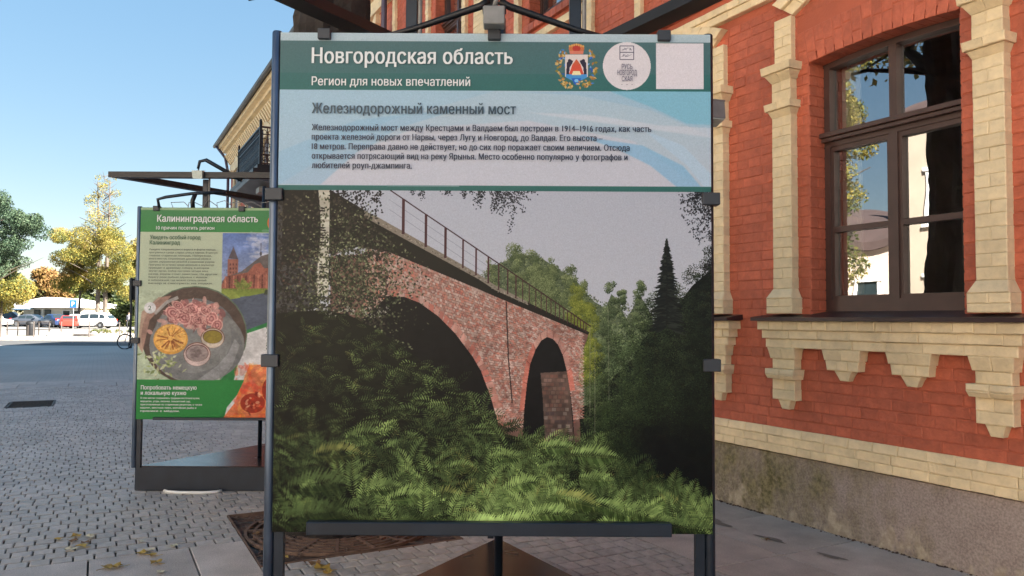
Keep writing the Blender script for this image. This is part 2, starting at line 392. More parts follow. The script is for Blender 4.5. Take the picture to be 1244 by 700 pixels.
for r in (.34,.40,.46,.52,.58,.64):
    b = MB(); n = 48; vs = []; fs = []
    for i in range(n):
        t = 2*math.pi*i/n
        for (q, z) in ((r-.010,-.02),(r+.010,-.02),(r+.010,.002),(r-.010,.002)): vs.append((q*math.cos(t), q*math.sin(t), z))
    for i in range(n):
        for k in range(4): fs.append((i*4+k, i*4+(k+1)%4, ((i+1)%n)*4+(k+1)%4, ((i+1)%n)*4+k))
    b.add(vs, fs); b.build('grate_ring', M['rust'], PIT)
for i in range(16):
    t = 2*math.pi*i/16+.1; b = MB()
    b.bar((.33*math.cos(t),.33*math.sin(t),-.004), (.65*math.cos(t),.65*math.sin(t),-.004), .022, .016); b.build('grate_spoke', M['rust'], PIT)
# ============================================================ RED BRICK BUILDING
VW = 4.60; CO = .0755; Z0 = .686
BO = (-5.0, VW, 0)
BLD = thing('brick_building', 'long two storey red painted brick building with cream trim, plinth and arched brown windows', 'building', (*xy(BO[0], BO[1]), 0), STREET)
def lb(): return MB(BO)
S_END = -33.0; S_NEAR = 16.0
c0 = -3.457; PITCHB = 2.27
LOW = [(c0-PITCHB*k-.575, c0-PITCHB*k+.575, 1.50, 3.40) for k in range(5)]      # ground floor openings
UPP = [(-11.35,-10.30,5.10,6.75), (-8.30,-7.22,5.10,6.75), (-5.25,-4.17,5.10,6.75), (-14.4,-13.35,5.10,6.75)]
OPEN = LOW+UPP
# backing wall with true openings (built of boxes round the openings)
def backing(s0, s1, z0, z1, ops, v0, v1, m, name='wall'):
    b = lb(); xs = sorted(set([s0,s1]+[o[0] for o in ops]+[o[1] for o in ops])); zs = sorted(set([z0,z1]+[o[2] for o in ops]+[o[3] for o in ops]))
    for a, c in zip(xs[:-1], xs[1:]):
        run = None
        for p, q in zip(zs[:-1], zs[1:]):
            hole = any(o[0]-1e-6 <= a and c <= o[1]+1e-6 and o[2]-1e-6 <= p and q <= o[3]+1e-6 for o in ops)
            if hole:
                if run is not None: b.box(a, c, v0, v1, run, p); run = None
            elif run is None: run = p
        if run is not None: b.box(a, c, v0, v1, run, z1)
    return b.build(name, m, BLD)
ops_b = [(a,b,c,d+.08) for a,b,c,d in OPEN]
M['red_far'] = brick_tex_mat('red_brick_far', (.46,.095,.043), (.40,.08,.038), (.30,.065,.032), .26, CO, .008)
backing(-16.6, -1.9, .50, 7.3, ops_b, VW+.0045, VW+.42, M['red_joint'])
backing(S_END, -16.6, .50, 8.0, [], VW, VW+.42, M['red_far'])
backing(-16.6, -1.9, 7.3, 8.0, [], VW, VW+.42, M['red_far'])
backing(-1.9, S_NEAR, .50, 8.0, [(-.5+2.27*k, .65+2.27*k, 1.5, 3.4) for k in range(6)], VW, VW+.42, M['red_far'])
b = lb(); b.box(S_END, S_END+.4, VW+.42, 16, 0, 8.0); b.box(S_NEAR-.4, S_NEAR, VW+.42, 16, 0, 8.0); b.box(S_END+.4, S_NEAR-.4, 15.6, 16, 0, 8.0)
b.build('rear_wall', M['red_far'], BLD)
b = lb(); b.box(S_END+.4, S_NEAR-.4, VW+.42, 15.6, 4.2, 4.35); b.build('floor_slab', M['cream_joint'], BLD)

PIECES = {'brick': [], 'cream_brick': []}      # (centre, builder polygon) collected, nearest 300 in view become objects
def piece(kind, pts, vback, bev=.0055):
    """pts: front polygon as (s, z, v), counter-clockwise seen from the street"""
    cs = sum(p[0] for p in pts)/len(pts); cz = sum(p[1] for p in pts)/len(pts); cv = min(p[2] for p in pts)
    n = len(pts); j = .0018; rq = random.random
    ins = []
    for (s, z, v) in pts:
        dx, dz = cs-s, cz-z; ins.append((s+math.copysign(min(bev,abs(dx)*.6),dx)+rnd.uniform(-j,j), z+math.copysign(min(bev,abs(dz)*.6),dz)+rnd.uniform(-j,j), v+rnd.uniform(-.0012,.0012)))
    vs = [(s-cs, 0+vback-cv, z-cz) for s,z,v in pts]+[(s-cs, v+bev*.8-cv, z-cz) for s,z,v in pts]+[(s-cs, v-cv, z-cz) for s,z,v in ins]
    fs = []
    for a in (0, n):
        for i in range(n): fs.append((a+i, a+(i+1)%n, a+n+(i+1)%n, a+n+i))
    fs.append(tuple(range(2*n, 3*n)))
    PIECES[kind].append(((cs, cv, cz), vs, fs))
def rect(kind, s0, s1, z0, z1, v, vback=VW+.01, g=.0018, v_top=None, ds=(0,0)):
    if kind == 'cream_brick': g = .0006
    vt = v if v_top is None else v_top
    j = lambda: rnd.uniform(-.0013,.0013)
    dv = rnd.gauss(0,.0016); tl = rnd.gauss(0,.0012)
    piece(kind, [(s0+g,z0+g+j(),v+dv-tl),(s1-g,z0+g+j(),v+dv+tl),(s1-g+ds[1],z1-g+j(),vt+dv+tl),(s0+g+ds[0],z1-g+j(),vt+dv-tl)], vback)
def clear_of(s0, s1, z0, z1, ops):
    """clip the run s0..s1 against openings, return runs"""
    runs = [(s0, s1)]
    for (a, b, c, d) in ops:
        if z1 <= c+.01 or z0 >= d-.01: continue
        nr = []
        for (p, q) in runs:
            if q <= a or p >= b: nr.append((p, q)); continue
            if p < a: nr.append((p, a))
            if q > b: nr.append((b, q))
        runs = nr
    return [(p, q) for p, q in runs if q-p > .03]
# openings for the brick field: windows, plus the voussoir zones over them
VOUS = [(a-.10, b+.10, d-.001, d+.36) for a,b,c,d in LOW]
UV = [(a-.02, b+.02, d-.001, d+.25) for a,b,c,d in UPP]
# string course zones left to cream / soldier rows
BANDS = [(-16.6,-1.9, 3.985+.0, 4.145), (-16.6,-1.9, 4.145, 4.43)]
row = 0; z = Z0
while z < 7.28:
    z1 = z+CO
    if z < 5.8 or True:
        runs = clear_of(-16.55, -1.92, z, z1, OPEN+VOUS+UV+BANDS)
        for (p, q) in runs:
            s = p; flem = row % 2; st = 0
            L = (.26 if flem else .13)
            first = True
            while s < q-.02:
                if flem: L = .26 if not first else rnd.choice((.13,.19))
                else: L = .13 if (st % 2) else .26
                if row % 5 == 2: L = .13
                L += rnd.uniform(-.012,.012)
                e2 = min(s+L, q)
                if q-e2 < .05: e2 = q
                x, y = xy(s, VW)
                if z > 3.9 and s > -7: pass
                rect('brick', s, e2, z, z1, VW)
                s = e2; st += 1; first = False
    z = z1; row += 1
# segmental heads: soldier voussoirs following the curve
def arch_z(t, rise): return rise*(1-t*t)
for (a, b, c, d) in LOW:
    n = 17; mid = (a+b)/2; hw = (b-a)/2+.10
    for k in range(n):
        t0, t1 = -1+2*k/n, -1+2*(k+1)/n
        f = lambda t, dz, sp: (mid+t*(hw*sp), d+dz+arch_z(t, .035))
        p0 = f(t0, 0, .96); p1 = f(t1, 0, .96); p2 = f(t1, .25, 1.03); p3 = f(t0, .25, 1.03)
        zc = .127
        m0 = ((p0[0]+p3[0])/2, (p0[1]+p3[1])/2+rnd.uniform(-.05,.05)); m1 = ((p1[0]+p2[0])/2, m0[1])
        g = .003
        piece('brick', [(p0[0]+g,p0[1],VW),(p1[0]-g,p1[1],VW),(m1[0]-g,m1[1]-g,VW),(m0[0]+g,m0[1]-g,VW)], VW+.17 if abs(t0)<.97 and abs(t1)<.97 else VW+.01)
        piece('brick', [(m0[0]+g,m0[1]+g,VW),(m1[0]-g,m1[1]+g,VW),(p2[0]-g,p2[1],VW),(p3[0]+g,p3[1],VW)], VW+.01)
for (a, b, c, d) in UPP:
    n = 12
    for k in range(n):
        rect('brick', a+(b-a)*k/n, a+(b-a)*(k+1)/n, d, d+.25, VW, VW+.12)
# jamb bricks of the openings (left jambs face the camera)
for (a, b, c, d) in OPEN:
    z = c; k = 0
    while z < d-.01:
        z1 = min(z+CO, d)
        for (sj, sgn) in ((a,1),(b,-1)):
            m_ = .004
            vs_ = (VW+.012, VW+.17)
            cuts = [VW+.004, VW+.085, VW+.175] if k % 2 else [VW+.004, VW+.175]
            for v0_, v1_ in zip(cuts[:-1], cuts[1:]):
                PIECES['brick'].append(((sj, v0_, (z+z1)/2), [(x_*sgn, y_, z_) for (x_,y_,z_) in [(-.01,0,-(z1-z)/2+.003),(-.01,v1_-v0_-.004,-(z1-z)/2+.003),(-.01,v1_-v0_-.004,(z1-z)/2-.003),(-.01,0,(z1-z)/2-.003),
                    (.006,.003,-(z1-z)/2+.006),(.006,v1_-v0_-.007,-(z1-z)/2+.006),(.006,v1_-v0_-.007,(z1-z)/2-.006),(.006,.003,(z1-z)/2-.006)]],
                    [(0,1,5,4),(1,2,6,5),(2,3,7,6),(3,0,4,7),(4,5,6,7)]))
        z = z1; k += 1
# cream trim ---------------------------------------------------------------
def crow(c, hw0, hw1, z0, z1, v0, v1=None, split=0, vb=VW+.005):
    """one course centred on c, half width hw0 at the bottom and hw1 at the top, split into bricks"""
    v1 = v0 if v1 is None else v1
    n = split if split else 1
    for k in range(n):
        a0 = c-hw0+2*hw0*k/n; b0_ = c-hw0+2*hw0*(k+1)/n; a1 = c-hw1+2*hw1*k/n; b1 = c-hw1+2*hw1*(k+1)/n
        g = .0006; j = rnd.gauss(0,.0012)
        piece('cream_brick', [(a0+g,z0+g,v0+j),(b0_-g,z0+g,v0+j),(b1-g,z1-g,v1+j),(a1+g,z1-g,v1+j)], vb, .0055)
def rows(c, hw, z0, z1, v, splits=(1,2)):
    n = max(1, round((z1-z0)/CO)); h = (z1-z0)/n
    for k in range(n): crow(c, hw, hw, z0+k*h, z0+(k+1)*h, v, split=splits[k % len(splits)])
def pilaster(c):
    crow(c,.125,.125,1.552,1.605,4.49,split=1); crow(c,.125,.125,1.605,1.665,4.49,split=2)
    crow(c,.125,.092,1.665,1.74,4.49,4.53,split=1)
    rows(c,.092,1.74,3.045,4.53)
    crow(c,.092,.112,3.045,3.095,4.53,4.505); crow(c,.125,.13,3.095,3.15,4.488,4.48,split=2); crow(c,.118,.092,3.15,3.165,4.50,4.53)
    rows(c,.092,3.165,3.315,4.53)
    crow(c,.094,.128,3.315,3.375,4.525,4.485,split=2); crow(c,.14,.145,3.375,3.435,4.468,4.46,split=1); 
    rows(c,.082,3.435,3.80,4.55,(1,1,2))
def console(c):
    crow(c,.118,.132,1.215,1.30,4.52,4.50,split=2); crow(c,.105,.105,1.14,1.215,4.53,split=1)
    crow(c,.135,.138,1.10,1.14,4.48,4.485,split=2); crow(c,.125,.135,1.065,1.10,4.495,4.48,split=2)
    crow(c,.108,.108,.985,1.065,4.53,split=2); crow(c,.108,.108,.91,.985,4.53,split=1)
    crow(c,.035,.06,.84,.91,4.55,4.54)
def small_console(c):
    crow(c,.145,.158,1.225,1.30,4.52,4.51,split=2); crow(c,.128,.135,1.155,1.225,4.53,4.525,split=3); crow(c,.035,.072,1.085,1.155,4.55,4.54)
for k in range(5):
    c = c0-PITCHB*k
    for q in (-.777,.777): pilaster(c+q); console(c+q)
    for q in (-.253,.253): small_console(c+q)
    hw = [.985,.955,.93]; vv = [4.475,4.495,4.51]
    for r, (h, v) in enumerate(zip(hw, vv)):
        z1 = 1.497-.066*r; z0 = z1-.066; s = c-h; n_ = 0
        while s < c+h-.02:
            L = (.13 if r == 0 else .26)+rnd.uniform(-.01,.01); e2 = min(s+L, c+h)
            if c+h-e2 < .06: e2 = c+h
            rect('cream_brick', s, e2, z0, z1, v, g=.0024); s = e2; n_ += 1
    # hood mould
    n = 14; ho = .777+.085; hi = .777-.085
    def hood(t, o):
        h = hi+(ho-hi)*o; return (c+t*h, 3.80+o*.13+.20*(1-abs(t)**1.8)*1.0)
    for i in range(n):
        t0, t1 = -1+2*i/n, -1+2*(i+1)/n
        A, B, C_, D = hood(t0,0), hood(t1,0), hood(t1,1), hood(t0,1)
        g = .002
        Mz = lambda P, Q: ((P[0]+Q[0])/2, (P[1]+Q[1])/2)
        E1, E2 = Mz(A,D), Mz(B,C_)
        piece('cream_brick', [(A[0]+g,A[1],4.56),(B[0]-g,B[1],4.56),(E2[0]-g,E2[1],4.56),(E1[0]+g,E1[1],4.56)], VW+.005)
        piece('cream_brick', [(E1[0]+g,E1[1],4.53),(E2[0]-g,E2[1],4.53),(C_[0]-g,C_[1],4.53),(D[0]+g,D[1],4.53)], VW+.005)
# cream base band
for r, (z0, z1, v, v1) in enumerate(((.497,.560,4.588,4.588),(.560,.625,4.586,4.586),(.625,.690,4.580,4.588))):
    s = -16.55; 
    while s < -1.95:
        L = (.13 if r == 0 else (.26 if r == 1 else .19))+rnd.uniform(-.01,.015); e2 = min(s+L, -1.92)
        rect('cream_brick', s, e2, z0, z1, v, g=.0018, v_top=v1, vback=VW+.03); s = e2
# string course: cream row, shadow gap, red soldier row, plus the apron band of the upper floor
def run_row(kind, s0, s1, L, z0, z1, v):
    n = max(1, round((s1-s0)/L)); h = (s1-s0)/n
    for k in range(n): rect(kind, s0+k*h, s0+(k+1)*h, z0, z1, v)
run_row('cream_brick', -16.5, -1.95, .26, 3.995, 4.06, 4.545); run_row('cream_brick', -16.5, -1.95, .13, 4.06, 4.12, 4.53)
run_row('brick', -16.5, -1.95, .085, 4.19, 4.425, 4.52)
b = lb(); b.box(-16.5,-1.95,4.575,VW+.008,4.12,4.19); b.box(-16.5,-1.95,4.535,VW+.008,4.192,4.423); b.build('string_backing', M['red_joint'], BLD)
up = [(-14.4,-13.35),(-11.35,-10.30),(-8.30,-7.22),(-5.25,-4.17)]
for (a, b_) in up:
    run_row('cream_brick', a-.30, b_+.20, .26, 4.84, 4.93, 4.545)
    run_row('brick', a-.05, b_+.05, .13, 5.0, 5.09, 4.545)
    for (p, q) in ((a-.30, a-.18), (b_+.08, b_+.20)):
        z = 4.40+.03
        while z < 7.2:
            z1 = z+CO
            if not (4.83 < z1 and z < 4.94): rect('cream_brick', p, q, z, z1, 4.545)
            z = z1
for (p, q) in ((-12.25,-12.0),(-9.82,-9.45),(-6.95,-6.85),(-6.1,-6.0)):
    z = 4.43
    while z < 7.2: rect('cream_brick', p, q, z, z+CO, 4.55); z += CO
# curved cream hood high on the far projecting part
for i in range(10):
    t0, t1 = i/10, (i+1)/10
    f = lambda t, o: (-15.6+1.5*t, 6.1+o*.16+1.0*t**.6)
    A, B, C_, D = f(t0,0), f(t1,0), f(t1,1), f(t0,1)
    piece('cream_brick', [(A[0],A[1],4.50),(B[0],B[1],4.50),(C_[0],C_[1],4.50),(D[0],D[1],4.50)], VW+.005)
def score(c):
    (s, v, z) = c[0]; x, y = xy(s, v)
    if y < .5: return 1e9
    px = 622+950*x/y; py = 388-950*(z-EYE)/y
    seen = 0 < px < 1244 and -5 < py < 705 and (px > 862 or py < 44)
    return (0 if seen else 1000)+math.hypot(x, y)
for kind, m_ in (('brick', M['red']), ('cream_brick', M['cream'])):
    L_ = sorted(PIECES[kind], key=score); rest = lb()
    for i, ((s, v, z), vs, fs) in enumerate(L_):
        if i < 300:
            me = bpy.data.meshes.new(kind); me.from_pydata(vs, [], fs); me.materials.append(m_)
            inst(kind, me, BLD, (s-BO[0], v-BO[1], z))
        else: rest.add([(s+a, v+b_, z+c) for a,b_,c in vs], fs)
    rest.build(kind+'_field', m_, BLD, kind='stuff')
# plinth: rendered stone with moss, flaking paint at the foot
def plinth_mat():
    m = bpy.data.materials.new('plinth_stone'); m.use_nodes = True; t = m.node_tree; L = t.links; b = t.nodes['Principled BSDF']
    co = t.nodes.new('ShaderNodeTexCoord')
    def noise(sc_, det=6, mul=(1,1,1)):
        mp = t.nodes.new('ShaderNodeMapping'); mp.inputs['Scale'].default_value = mul; L.new(co.outputs['Object'], mp.inputs[0])
        n = t.nodes.new('ShaderNodeTexNoise'); n.inputs['Scale'].default_value = sc_; n.inputs['Detail'].default_value = det; n.inputs['Roughness'].default_value = .65
        L.new(mp.outputs[0], n.inputs['Vector']); return n.outputs['Fac']
    def ramp(f, a, b_, ca, cb):
        r = t.nodes.new('ShaderNodeValToRGB'); r.color_ramp.elements[0].position = a; r.color_ramp.elements[1].position = b_
        r.color_ramp.elements[0].color = (*ca,1); r.color_ramp.elements[1].color = (*cb,1); L.new(f, r.inputs[0]); return r.outputs[0]
    def mix(fac, a, b_):
        x = t.nodes.new('ShaderNodeMix'); x.data_type = 'RGBA'; L.new(fac, x.inputs[0]); L.new(a, x.inputs[6]); L.new(b_, x.inputs[7]); return x.outputs[2]
    gran = ramp(noise(70, 3), .38, .62, (.19,.15,.135), (.46,.38,.34))
    gran2 = ramp(noise(6), .35, .65, (.28,.225,.20), (.40,.33,.29))
    base = t.nodes.new('ShaderNodeMix'); base.data_type = 'RGBA'; base.inputs[0].default_value = .5; L.new(gran, base.inputs[6]); L.new(gran2, base.inputs[7])
    moss = ramp(noise(34, 4), .4, .6, (.11,.095,.04), (.26,.22,.11))
    sp = t.nodes.new('ShaderNodeSeparateXYZ'); L.new(co.outputs['Object'], sp.inputs[0])
    along = t.nodes.new('ShaderNodeMapRange'); along.inputs['From Min'].default_value = .2; along.inputs['From Max'].default_value = 2.1; along.inputs['To Min'].default_value = .20; along.inputs['To Max'].default_value = -.07
    L.new(sp.outputs[0], along.inputs[0])
    ad = t.nodes.new('ShaderNodeMath'); ad.operation = 'ADD'; L.new(noise(3.2, 7, (1,1,.55)), ad.inputs[0]); L.new(along.outputs[0], ad.inputs[1])
    mm = ramp(ad.outputs[0], .44, .78, (0,0,0), (1,1,1))
    c = mix(mm, base.outputs[2], moss)
    pale = ramp(noise(18), .4, .6, (.36,.29,.21), (.56,.47,.35))
    hz = t.nodes.new('ShaderNodeMapRange'); hz.inputs['From Min'].default_value = 0; hz.inputs['From Max'].default_value = .34; hz.inputs['To Min'].default_value = .14; hz.inputs['To Max'].default_value = -.16
    L.new(sp.outputs[2], hz.inputs[0])
    ad2 = t.nodes.new('ShaderNodeMath'); ad2.operation = 'ADD'; L.new(noise(7.5, 8, (1,1,.45)), ad2.inputs[0]); L.new(hz.outputs[0], ad2.inputs[1])
    pm = ramp(ad2.outputs[0], .57, .67, (0,0,0), (.75,.75,.75)); c = mix(pm, c, pale)
    L.new(c, b.inputs['Base Color']); b.inputs['Roughness'].default_value = .9
    bu = t.nodes.new('ShaderNodeBump'); bu.inputs['Strength'].default_value = .8; bu.inputs['Distance'].default_value = .012; L.new(noise(45, 6), bu.inputs['Height']); L.new(bu.outputs[0], b.inputs['Normal'])
    return m
M['plinth'] = plinth_mat()
b = lb(); n = 190; s_a, s_b = -16.6, -1.8; rr = random.Random(3); cols = []
zz = [-.03, .02, .06, .16, .30, .42, .485, .499]
vs = []; 
for i in range(n+1):
    s = s_a+(s_b-s_a)*i/n
    for k, z in enumerate(zz):
        v = 4.618+rr.uniform(-.003,.003)+(.012*rr.random() if k < 3 else 0)-(.004 if 0 < k < 6 else 0)
        vs.append((s, v if k < 7 else 4.70, z))
m_ = len(zz)
b.add(vs, [(i*m_+k, (i+1)*m_+k, (i+1)*m_+k+1, i*m_+k+1) for i in range(n) for k in range(m_-1)])
smooth_by(b.build('plinth', M['plinth'], BLD), 50)
b = lb(); b.box(S_END, -16.6, 4.61, 4.8, -.02, .5); b.box(-1.8, S_NEAR, 4.61, 4.8, -.02, .5); b.build('plinth', M['plinth'], BLD)
# sills and windows
M['room'] = mat('dim_room', (.34,.32,.30), .9, var=.2)
M['curtain'] = mat('white_curtain', (.62,.60,.55), .9, var=.1, vscale=8, translucent=.3)
def window(a, b_, c, d, full=True):
    cc = (a+b_)/2
    W_ = thing_part('window', a, c)
    f = lb(); v0, v1 = 4.755, 4.83; hw = (b_-a)/2
    f.box(a, a+.055, v0, v1, c+.06, d+.10); f.box(b_-.055, b_, v0, v1, c+.06, d+.10); f.box(a+.055, b_-.055, v0, v1, c+.06, c+.155)
    n = 12
    for i in range(n):   # arched head
        t0, t1 = -1+2*i/n, -1+2*(i+1)/n
        z0_, z1_ = d-.03+.022*(1-t0*t0), d-.03+.022*(1-t1*t1); s0, s1 = cc+t0*(hw-.055), cc+t1*(hw-.055)
        f.hexa([(s0,v0,z0_),(s1,v0,z1_),(s1,v1,z1_),(s0,v1,z0_),(s0,v0,d+.12),(s1,v0,d+.12),(s1,v1,d+.12),(s0,v1,d+.12)])
    tz = c+1.315 if full else c+1.0
    f.box(a+.0, b_-.0, 4.70, 4.753, tz+.035, tz+.07, .004); f.box(a+.0, b_, 4.72, 4.753, tz+.005, tz+.033, .003); f.box(a+.055, b_-.055, v0, v1, tz-.03, tz+.07)
    f.box(cc-.032, cc+.032, 4.752, v1, c+.155, tz-.03); f.box(cc-.028, cc+.028, 4.757, v1, tz+.07, d+.02)
    fo = f.build('frame', M['frame_brown'], BLD)
    # casement sashes
    zl, zh = c+.155, tz-.03; sa = lb()
    for (p, q) in ((a+.055, cc-.032), (cc+.032, b_-.055)):
        sa.box(p, p+.024, 4.766, 4.82, zl, zh); sa.box(q-.024, q, 4.766, 4.82, zl, zh)
        sa.box(p+.024, q-.024, 4.766, 4.82, zl, zl+.03); sa.box(p+.024, q-.024, 4.766, 4.82, zh-.035, zh)
        mz = zl+(zh-zl)*.455; sa.box(p+.024, q-.024, 4.766, 4.82, mz-.02, mz+.02)
        for (z0, z1) in ((zl+.03, mz-.02), (mz+.02, zh-.035)):
            g = lb(); g.add([(p+.024,4.80,z0),(q-.024,4.80,z0),(q-.024,4.80,z1),(p+.024,4.80,z1)], [(0,1,2,3)]); g.build('pane', M['glass'], fo)
        z0, z1 = tz+.07, d+.02
        p2, q2 = (p, cc-.028) if p < cc-.1 else (cc+.028, q)
        g = lb(); g.add([(p2,4.80,z0),(q2,4.80,z0),(q2,4.80,z1),(p2,4.80,z1)], [(0,1,2,3)]); g.build('pane', M['glass'], fo)
    sa.build('sash', M['frame_brown'], fo)
    ro = lb(); r0, r1 = a-.6, b_+.6
    ro.add([(r0,4.9+2.4,c-.8),(r1,7.3,c-.8),(r1,7.3,d+.4),(r0,7.3,d+.4),(r0,5.02,c-.8),(r1,5.02,c-.8),(r1,5.02,d+.4),(r0,5.02,d+.4)], [(0,1,2,3),(0,1,5,4),(3,2,6,7),(0,3,7,4),(1,2,6,5)])
    ro.build('room', M['room'], BLD)
    cu = lb(); 
    for (q0, q1) in ((a+.02, a+.20), (b_-.16, b_-.01)):
        k = 14; vv = []
        for i in range(k+1):
            s = q0+(q1-q0)*i/k; vv += [(s, 4.93+.018*math.sin(i*2.1), c+.2), (s, 4.93+.018*math.sin(i*2.1+.3), d)]
        cu.add(vv, [(2*i,2*i+2,2*i+3,2*i+1) for i in range(k)])
    smooth_by(cu.build('curtain', M['curtain'], BLD))
    return fo
def thing_part(*a): return None
for k, (a, b_, c, d) in enumerate(LOW):
    window(a, b_, c, d)
    cc = (a+b_)/2; sl_ = lb()
    # folded metal sill running under the pilasters
    sl_.hexa([(cc-1.01,4.435,1.498),(cc+1.01,4.435,1.498),(cc+1.01,4.62,1.503),(cc-1.01,4.62,1.503),(cc-1.01,4.435,1.524),(cc+1.01,4.435,1.524),(cc+1.01,4.62,1.551),(cc-1.01,4.62,1.551)])
    sl_.hexa([(a+.012,4.622,1.50),(b_-.012,4.622,1.50),(b_-.012,4.77,1.50),(a+.012,4.77,1.50),(a+.012,4.622,1.5515),(b_-.012,4.622,1.5515),(b_-.012,4.77,1.572),(a+.012,4.77,1.572)])
    sl_.build('sill', M['sill_brown'], BLD)
for (a, b_, c, d) in UPP: window(a, b_, c, d, False)
# near plain windows out of frame to the right
for k in range(6):
    g = lb(); g.add([(-.5+2.27*k,4.8,1.5),(.65+2.27*k,4.8,1.5),(.65+2.27*k,4.8,3.4),(-.5+2.27*k,4.8,3.4)], [(0,1,2,3)]); g.build('pane', M['glass'], BLD)
# cornice, eaves, gutter, roof
b = lb(); b.box(S_END-.05, S_NEAR, 4.42, VW+.2, 7.98, 8.12); b.box(S_END-.15, S_NEAR, 4.26, VW+.2, 8.12, 8.24); b.box(S_END-.05, S_NEAR, 4.50, VW-.002, 7.3, 7.42); b.build('cornice', M['cream'], BLD)
dm = lb(); dm.box(-.07,.07,0,.28,0,.30); 
d1 = MB(); d1.hexa([(-.07,.20,0),(.07,.20,0),(.07,.30,0),(-.07,.30,0),(-.07,0,.34),(.07,0,.34),(.07,.30,.34),(-.07,.30,.34)]); DM = d1.mesh('dentil', [M['cream']])
s = S_END+.15
while s < -14:
    inst('dentil', DM, BLD, (s-BO[0], 4.31-VW, 7.63)); s += .30
b = lb()
for (z0, z1, v) in ((7.42,7.62,4.545),):
    b.box(S_END, -14, v, VW-.002, z0, z1)
b.build('frieze', M['cream'], BLD)
M['roof'] = mat('grey_sheet_roof', (.07,.075,.085), .5, metal=.3, var=.2, vscale=2)
b = lb(); b.hexa([(S_END-.25,4.05,8.40),(S_NEAR,4.05,8.40),(S_NEAR,10.3,10.6),(S_END-.25,10.3,10.6),(S_END-.25,4.05,8.47),(S_NEAR,4.05,8.47),(S_NEAR,10.3,10.7),(S_END-.25,10.3,10.7)])
b.hexa([(S_END-.25,10.3,10.6),(S_NEAR,10.3,10.6),(S_NEAR,16.3,8.4),(S_END-.25,16.3,8.4),(S_END-.25,10.3,10.7),(S_NEAR,10.3,10.7),(S_NEAR,16.3,8.5),(S_END-.25,16.3,8.5)])
s = S_END-.2
while s < -8: b.bar((s,4.04,8.475),(s,10.3,10.71),.03,.05); s += .5
b.build('roof', M['roof'], BLD)
b = lb(); b.box(S_END-.24, S_NEAR, 4.10, VW+.2, 8.24, 8.395); b.build('eaves_board', M['cream'], BLD)
b = lb(); b.tube([(S_END-.3,3.99,8.40),(S_NEAR,3.99,8.40)], .075, 8); b.build('gutter', M['roof'], BLD)
M['pipe'] = mat('violet_grey_pipe', (.085,.075,.12), .4, metal=.4, var=.1)
b = lb(); b.tube([(-13.35,4.42,.1),(-13.35,4.42,7.4),(-13.35,3.99,8.3)], .055, 8); b.build('downpipe', M['pipe'], BLD, smooth=True)
b = lb(); b.tube([(S_END+.1,3.99,8.36),(S_END+.1,4.35,7.9),(S_END+.1,4.47,7.3),(S_END+.1,4.47,.1)], .055, 8); b.build('downpipe', M['pipe'], BLD, smooth=True)
for s in (-22.2,-25.2,-28.2,-31.2):      # far upper windows with cream surrounds
    b = lb(); b.box(s-.75, s-.55, 4.52, VW-.002, 4.9, 7.2); b.box(s+.55, s+.75, 4.52, VW-.002, 4.9, 7.2); b.box(s-.75, s+.75, 4.50, VW-.002, 7.2, 7.295); b.box(s-.75,s+.75,4.48,VW-.002,4.75,4.9)
    b.hexa([(s-.7,4.50,7.43),(s+.7,4.50,7.43),(s+.7,4.544,7.43),(s-.7,4.544,7.43),(s-.06,4.5,7.7),(s+.06,4.5,7.7),(s+.06,4.544,7.7),(s-.06,4.544,7.7)]); b.build('window_surround', M['cream'], BLD)
for s in (-22.2,-25.2,-28.2,-31.2):
    b = lb(); b.box(s-.54,s+.54,4.58,VW-.002,4.905,7.195); b.build('window_pane', M['frame_brown'], BLD)
# iron balcony far along the facade
bx, by = xy(-21.0, VW)
BAL = thing('iron_balcony', 'dark balcony with ornate iron railing on the far end of the red building', 'balcony', (bx, by, 5.2), STREET)
v0, v1, s0, s1 = 3.46-VW, -.01, -22.2+21-.8, -22.2+21+3.35
s0, s1 = -2.35, 1.05
b = MB(); b.box(s0-.08, s1+.08, v0-.08, -.005, -.02, .10); b.box(s0-.2, s1+.2, v0-.2, -.005, -.12, -.022); b.build('balcony_floor', M['steel_black'], BAL)
b = MB(); b.hexa([(s0-.2,v0-.2,-.24),(s1+.2,v0-.2,-.24),(s1+.2,-.01,-.75),(s0-.2,-.01,-.75),(s0-.2,v0-.2,-.13),(s1+.2,v0-.2,-.13),(s1+.2,-.01,-.64),(s0-.2,-.01,-.64)]); b.build('awning', M['roof'], BAL)
M['ironwork'] = mat('rusty_ironwork', (.035,.02,.018), .6, metal=.3, col2=(.10,.045,.03), vscale=12)
def panel(a, b_, n, m_, name):
    a = Vector(a); b_ = Vector(b_); d = b_-a; L = d.length; u = d/L; h = 1.05; q = MB()
    P = lambda t, z: tuple(a+u*t+Vector((0,0,z)))
    q.bar(P(0,.14), P(L,.14), .03, .03); q.bar(P(0,h), P(L,h), .05, .04); q.bar(P(0,h-.18), P(L,h-.18), .02, .02)
    for k in range(n+1): q.bar(P(L*k/n,.12), P(L*k/n,h), .022)
    st = L/n
    for k in range(n):
        for (z_, r_) in ((.30,.09),(.50,.11),(.70,.09),(.92,.06)):
            cc = st*(k+.5); rr_ = min(r_, st*.48)
            q.tube([P(cc+rr_*math.cos(t_*math.pi/4), z_+rr_*math.sin(t_*math.pi/4)) for t_ in range(8)], .009, 4, closed=True)
        q.bar(P(st*k,.2), P(st*(k+1),.8), .014); q.bar(P(st*(k+1),.2), P(st*k,.8), .014)
    return q.build(name, m_, BAL)
panel((s1,v0,0), (s1,-.02,0), 7, M['ironwork'], 'side_railing')
panel((s0,v0,0), (s1,v0,0), 20, M['steel'], 'front_railing')
panel((s0,v0,0), (s0,-.02,0), 7, M['ironwork'], 'side_railing')
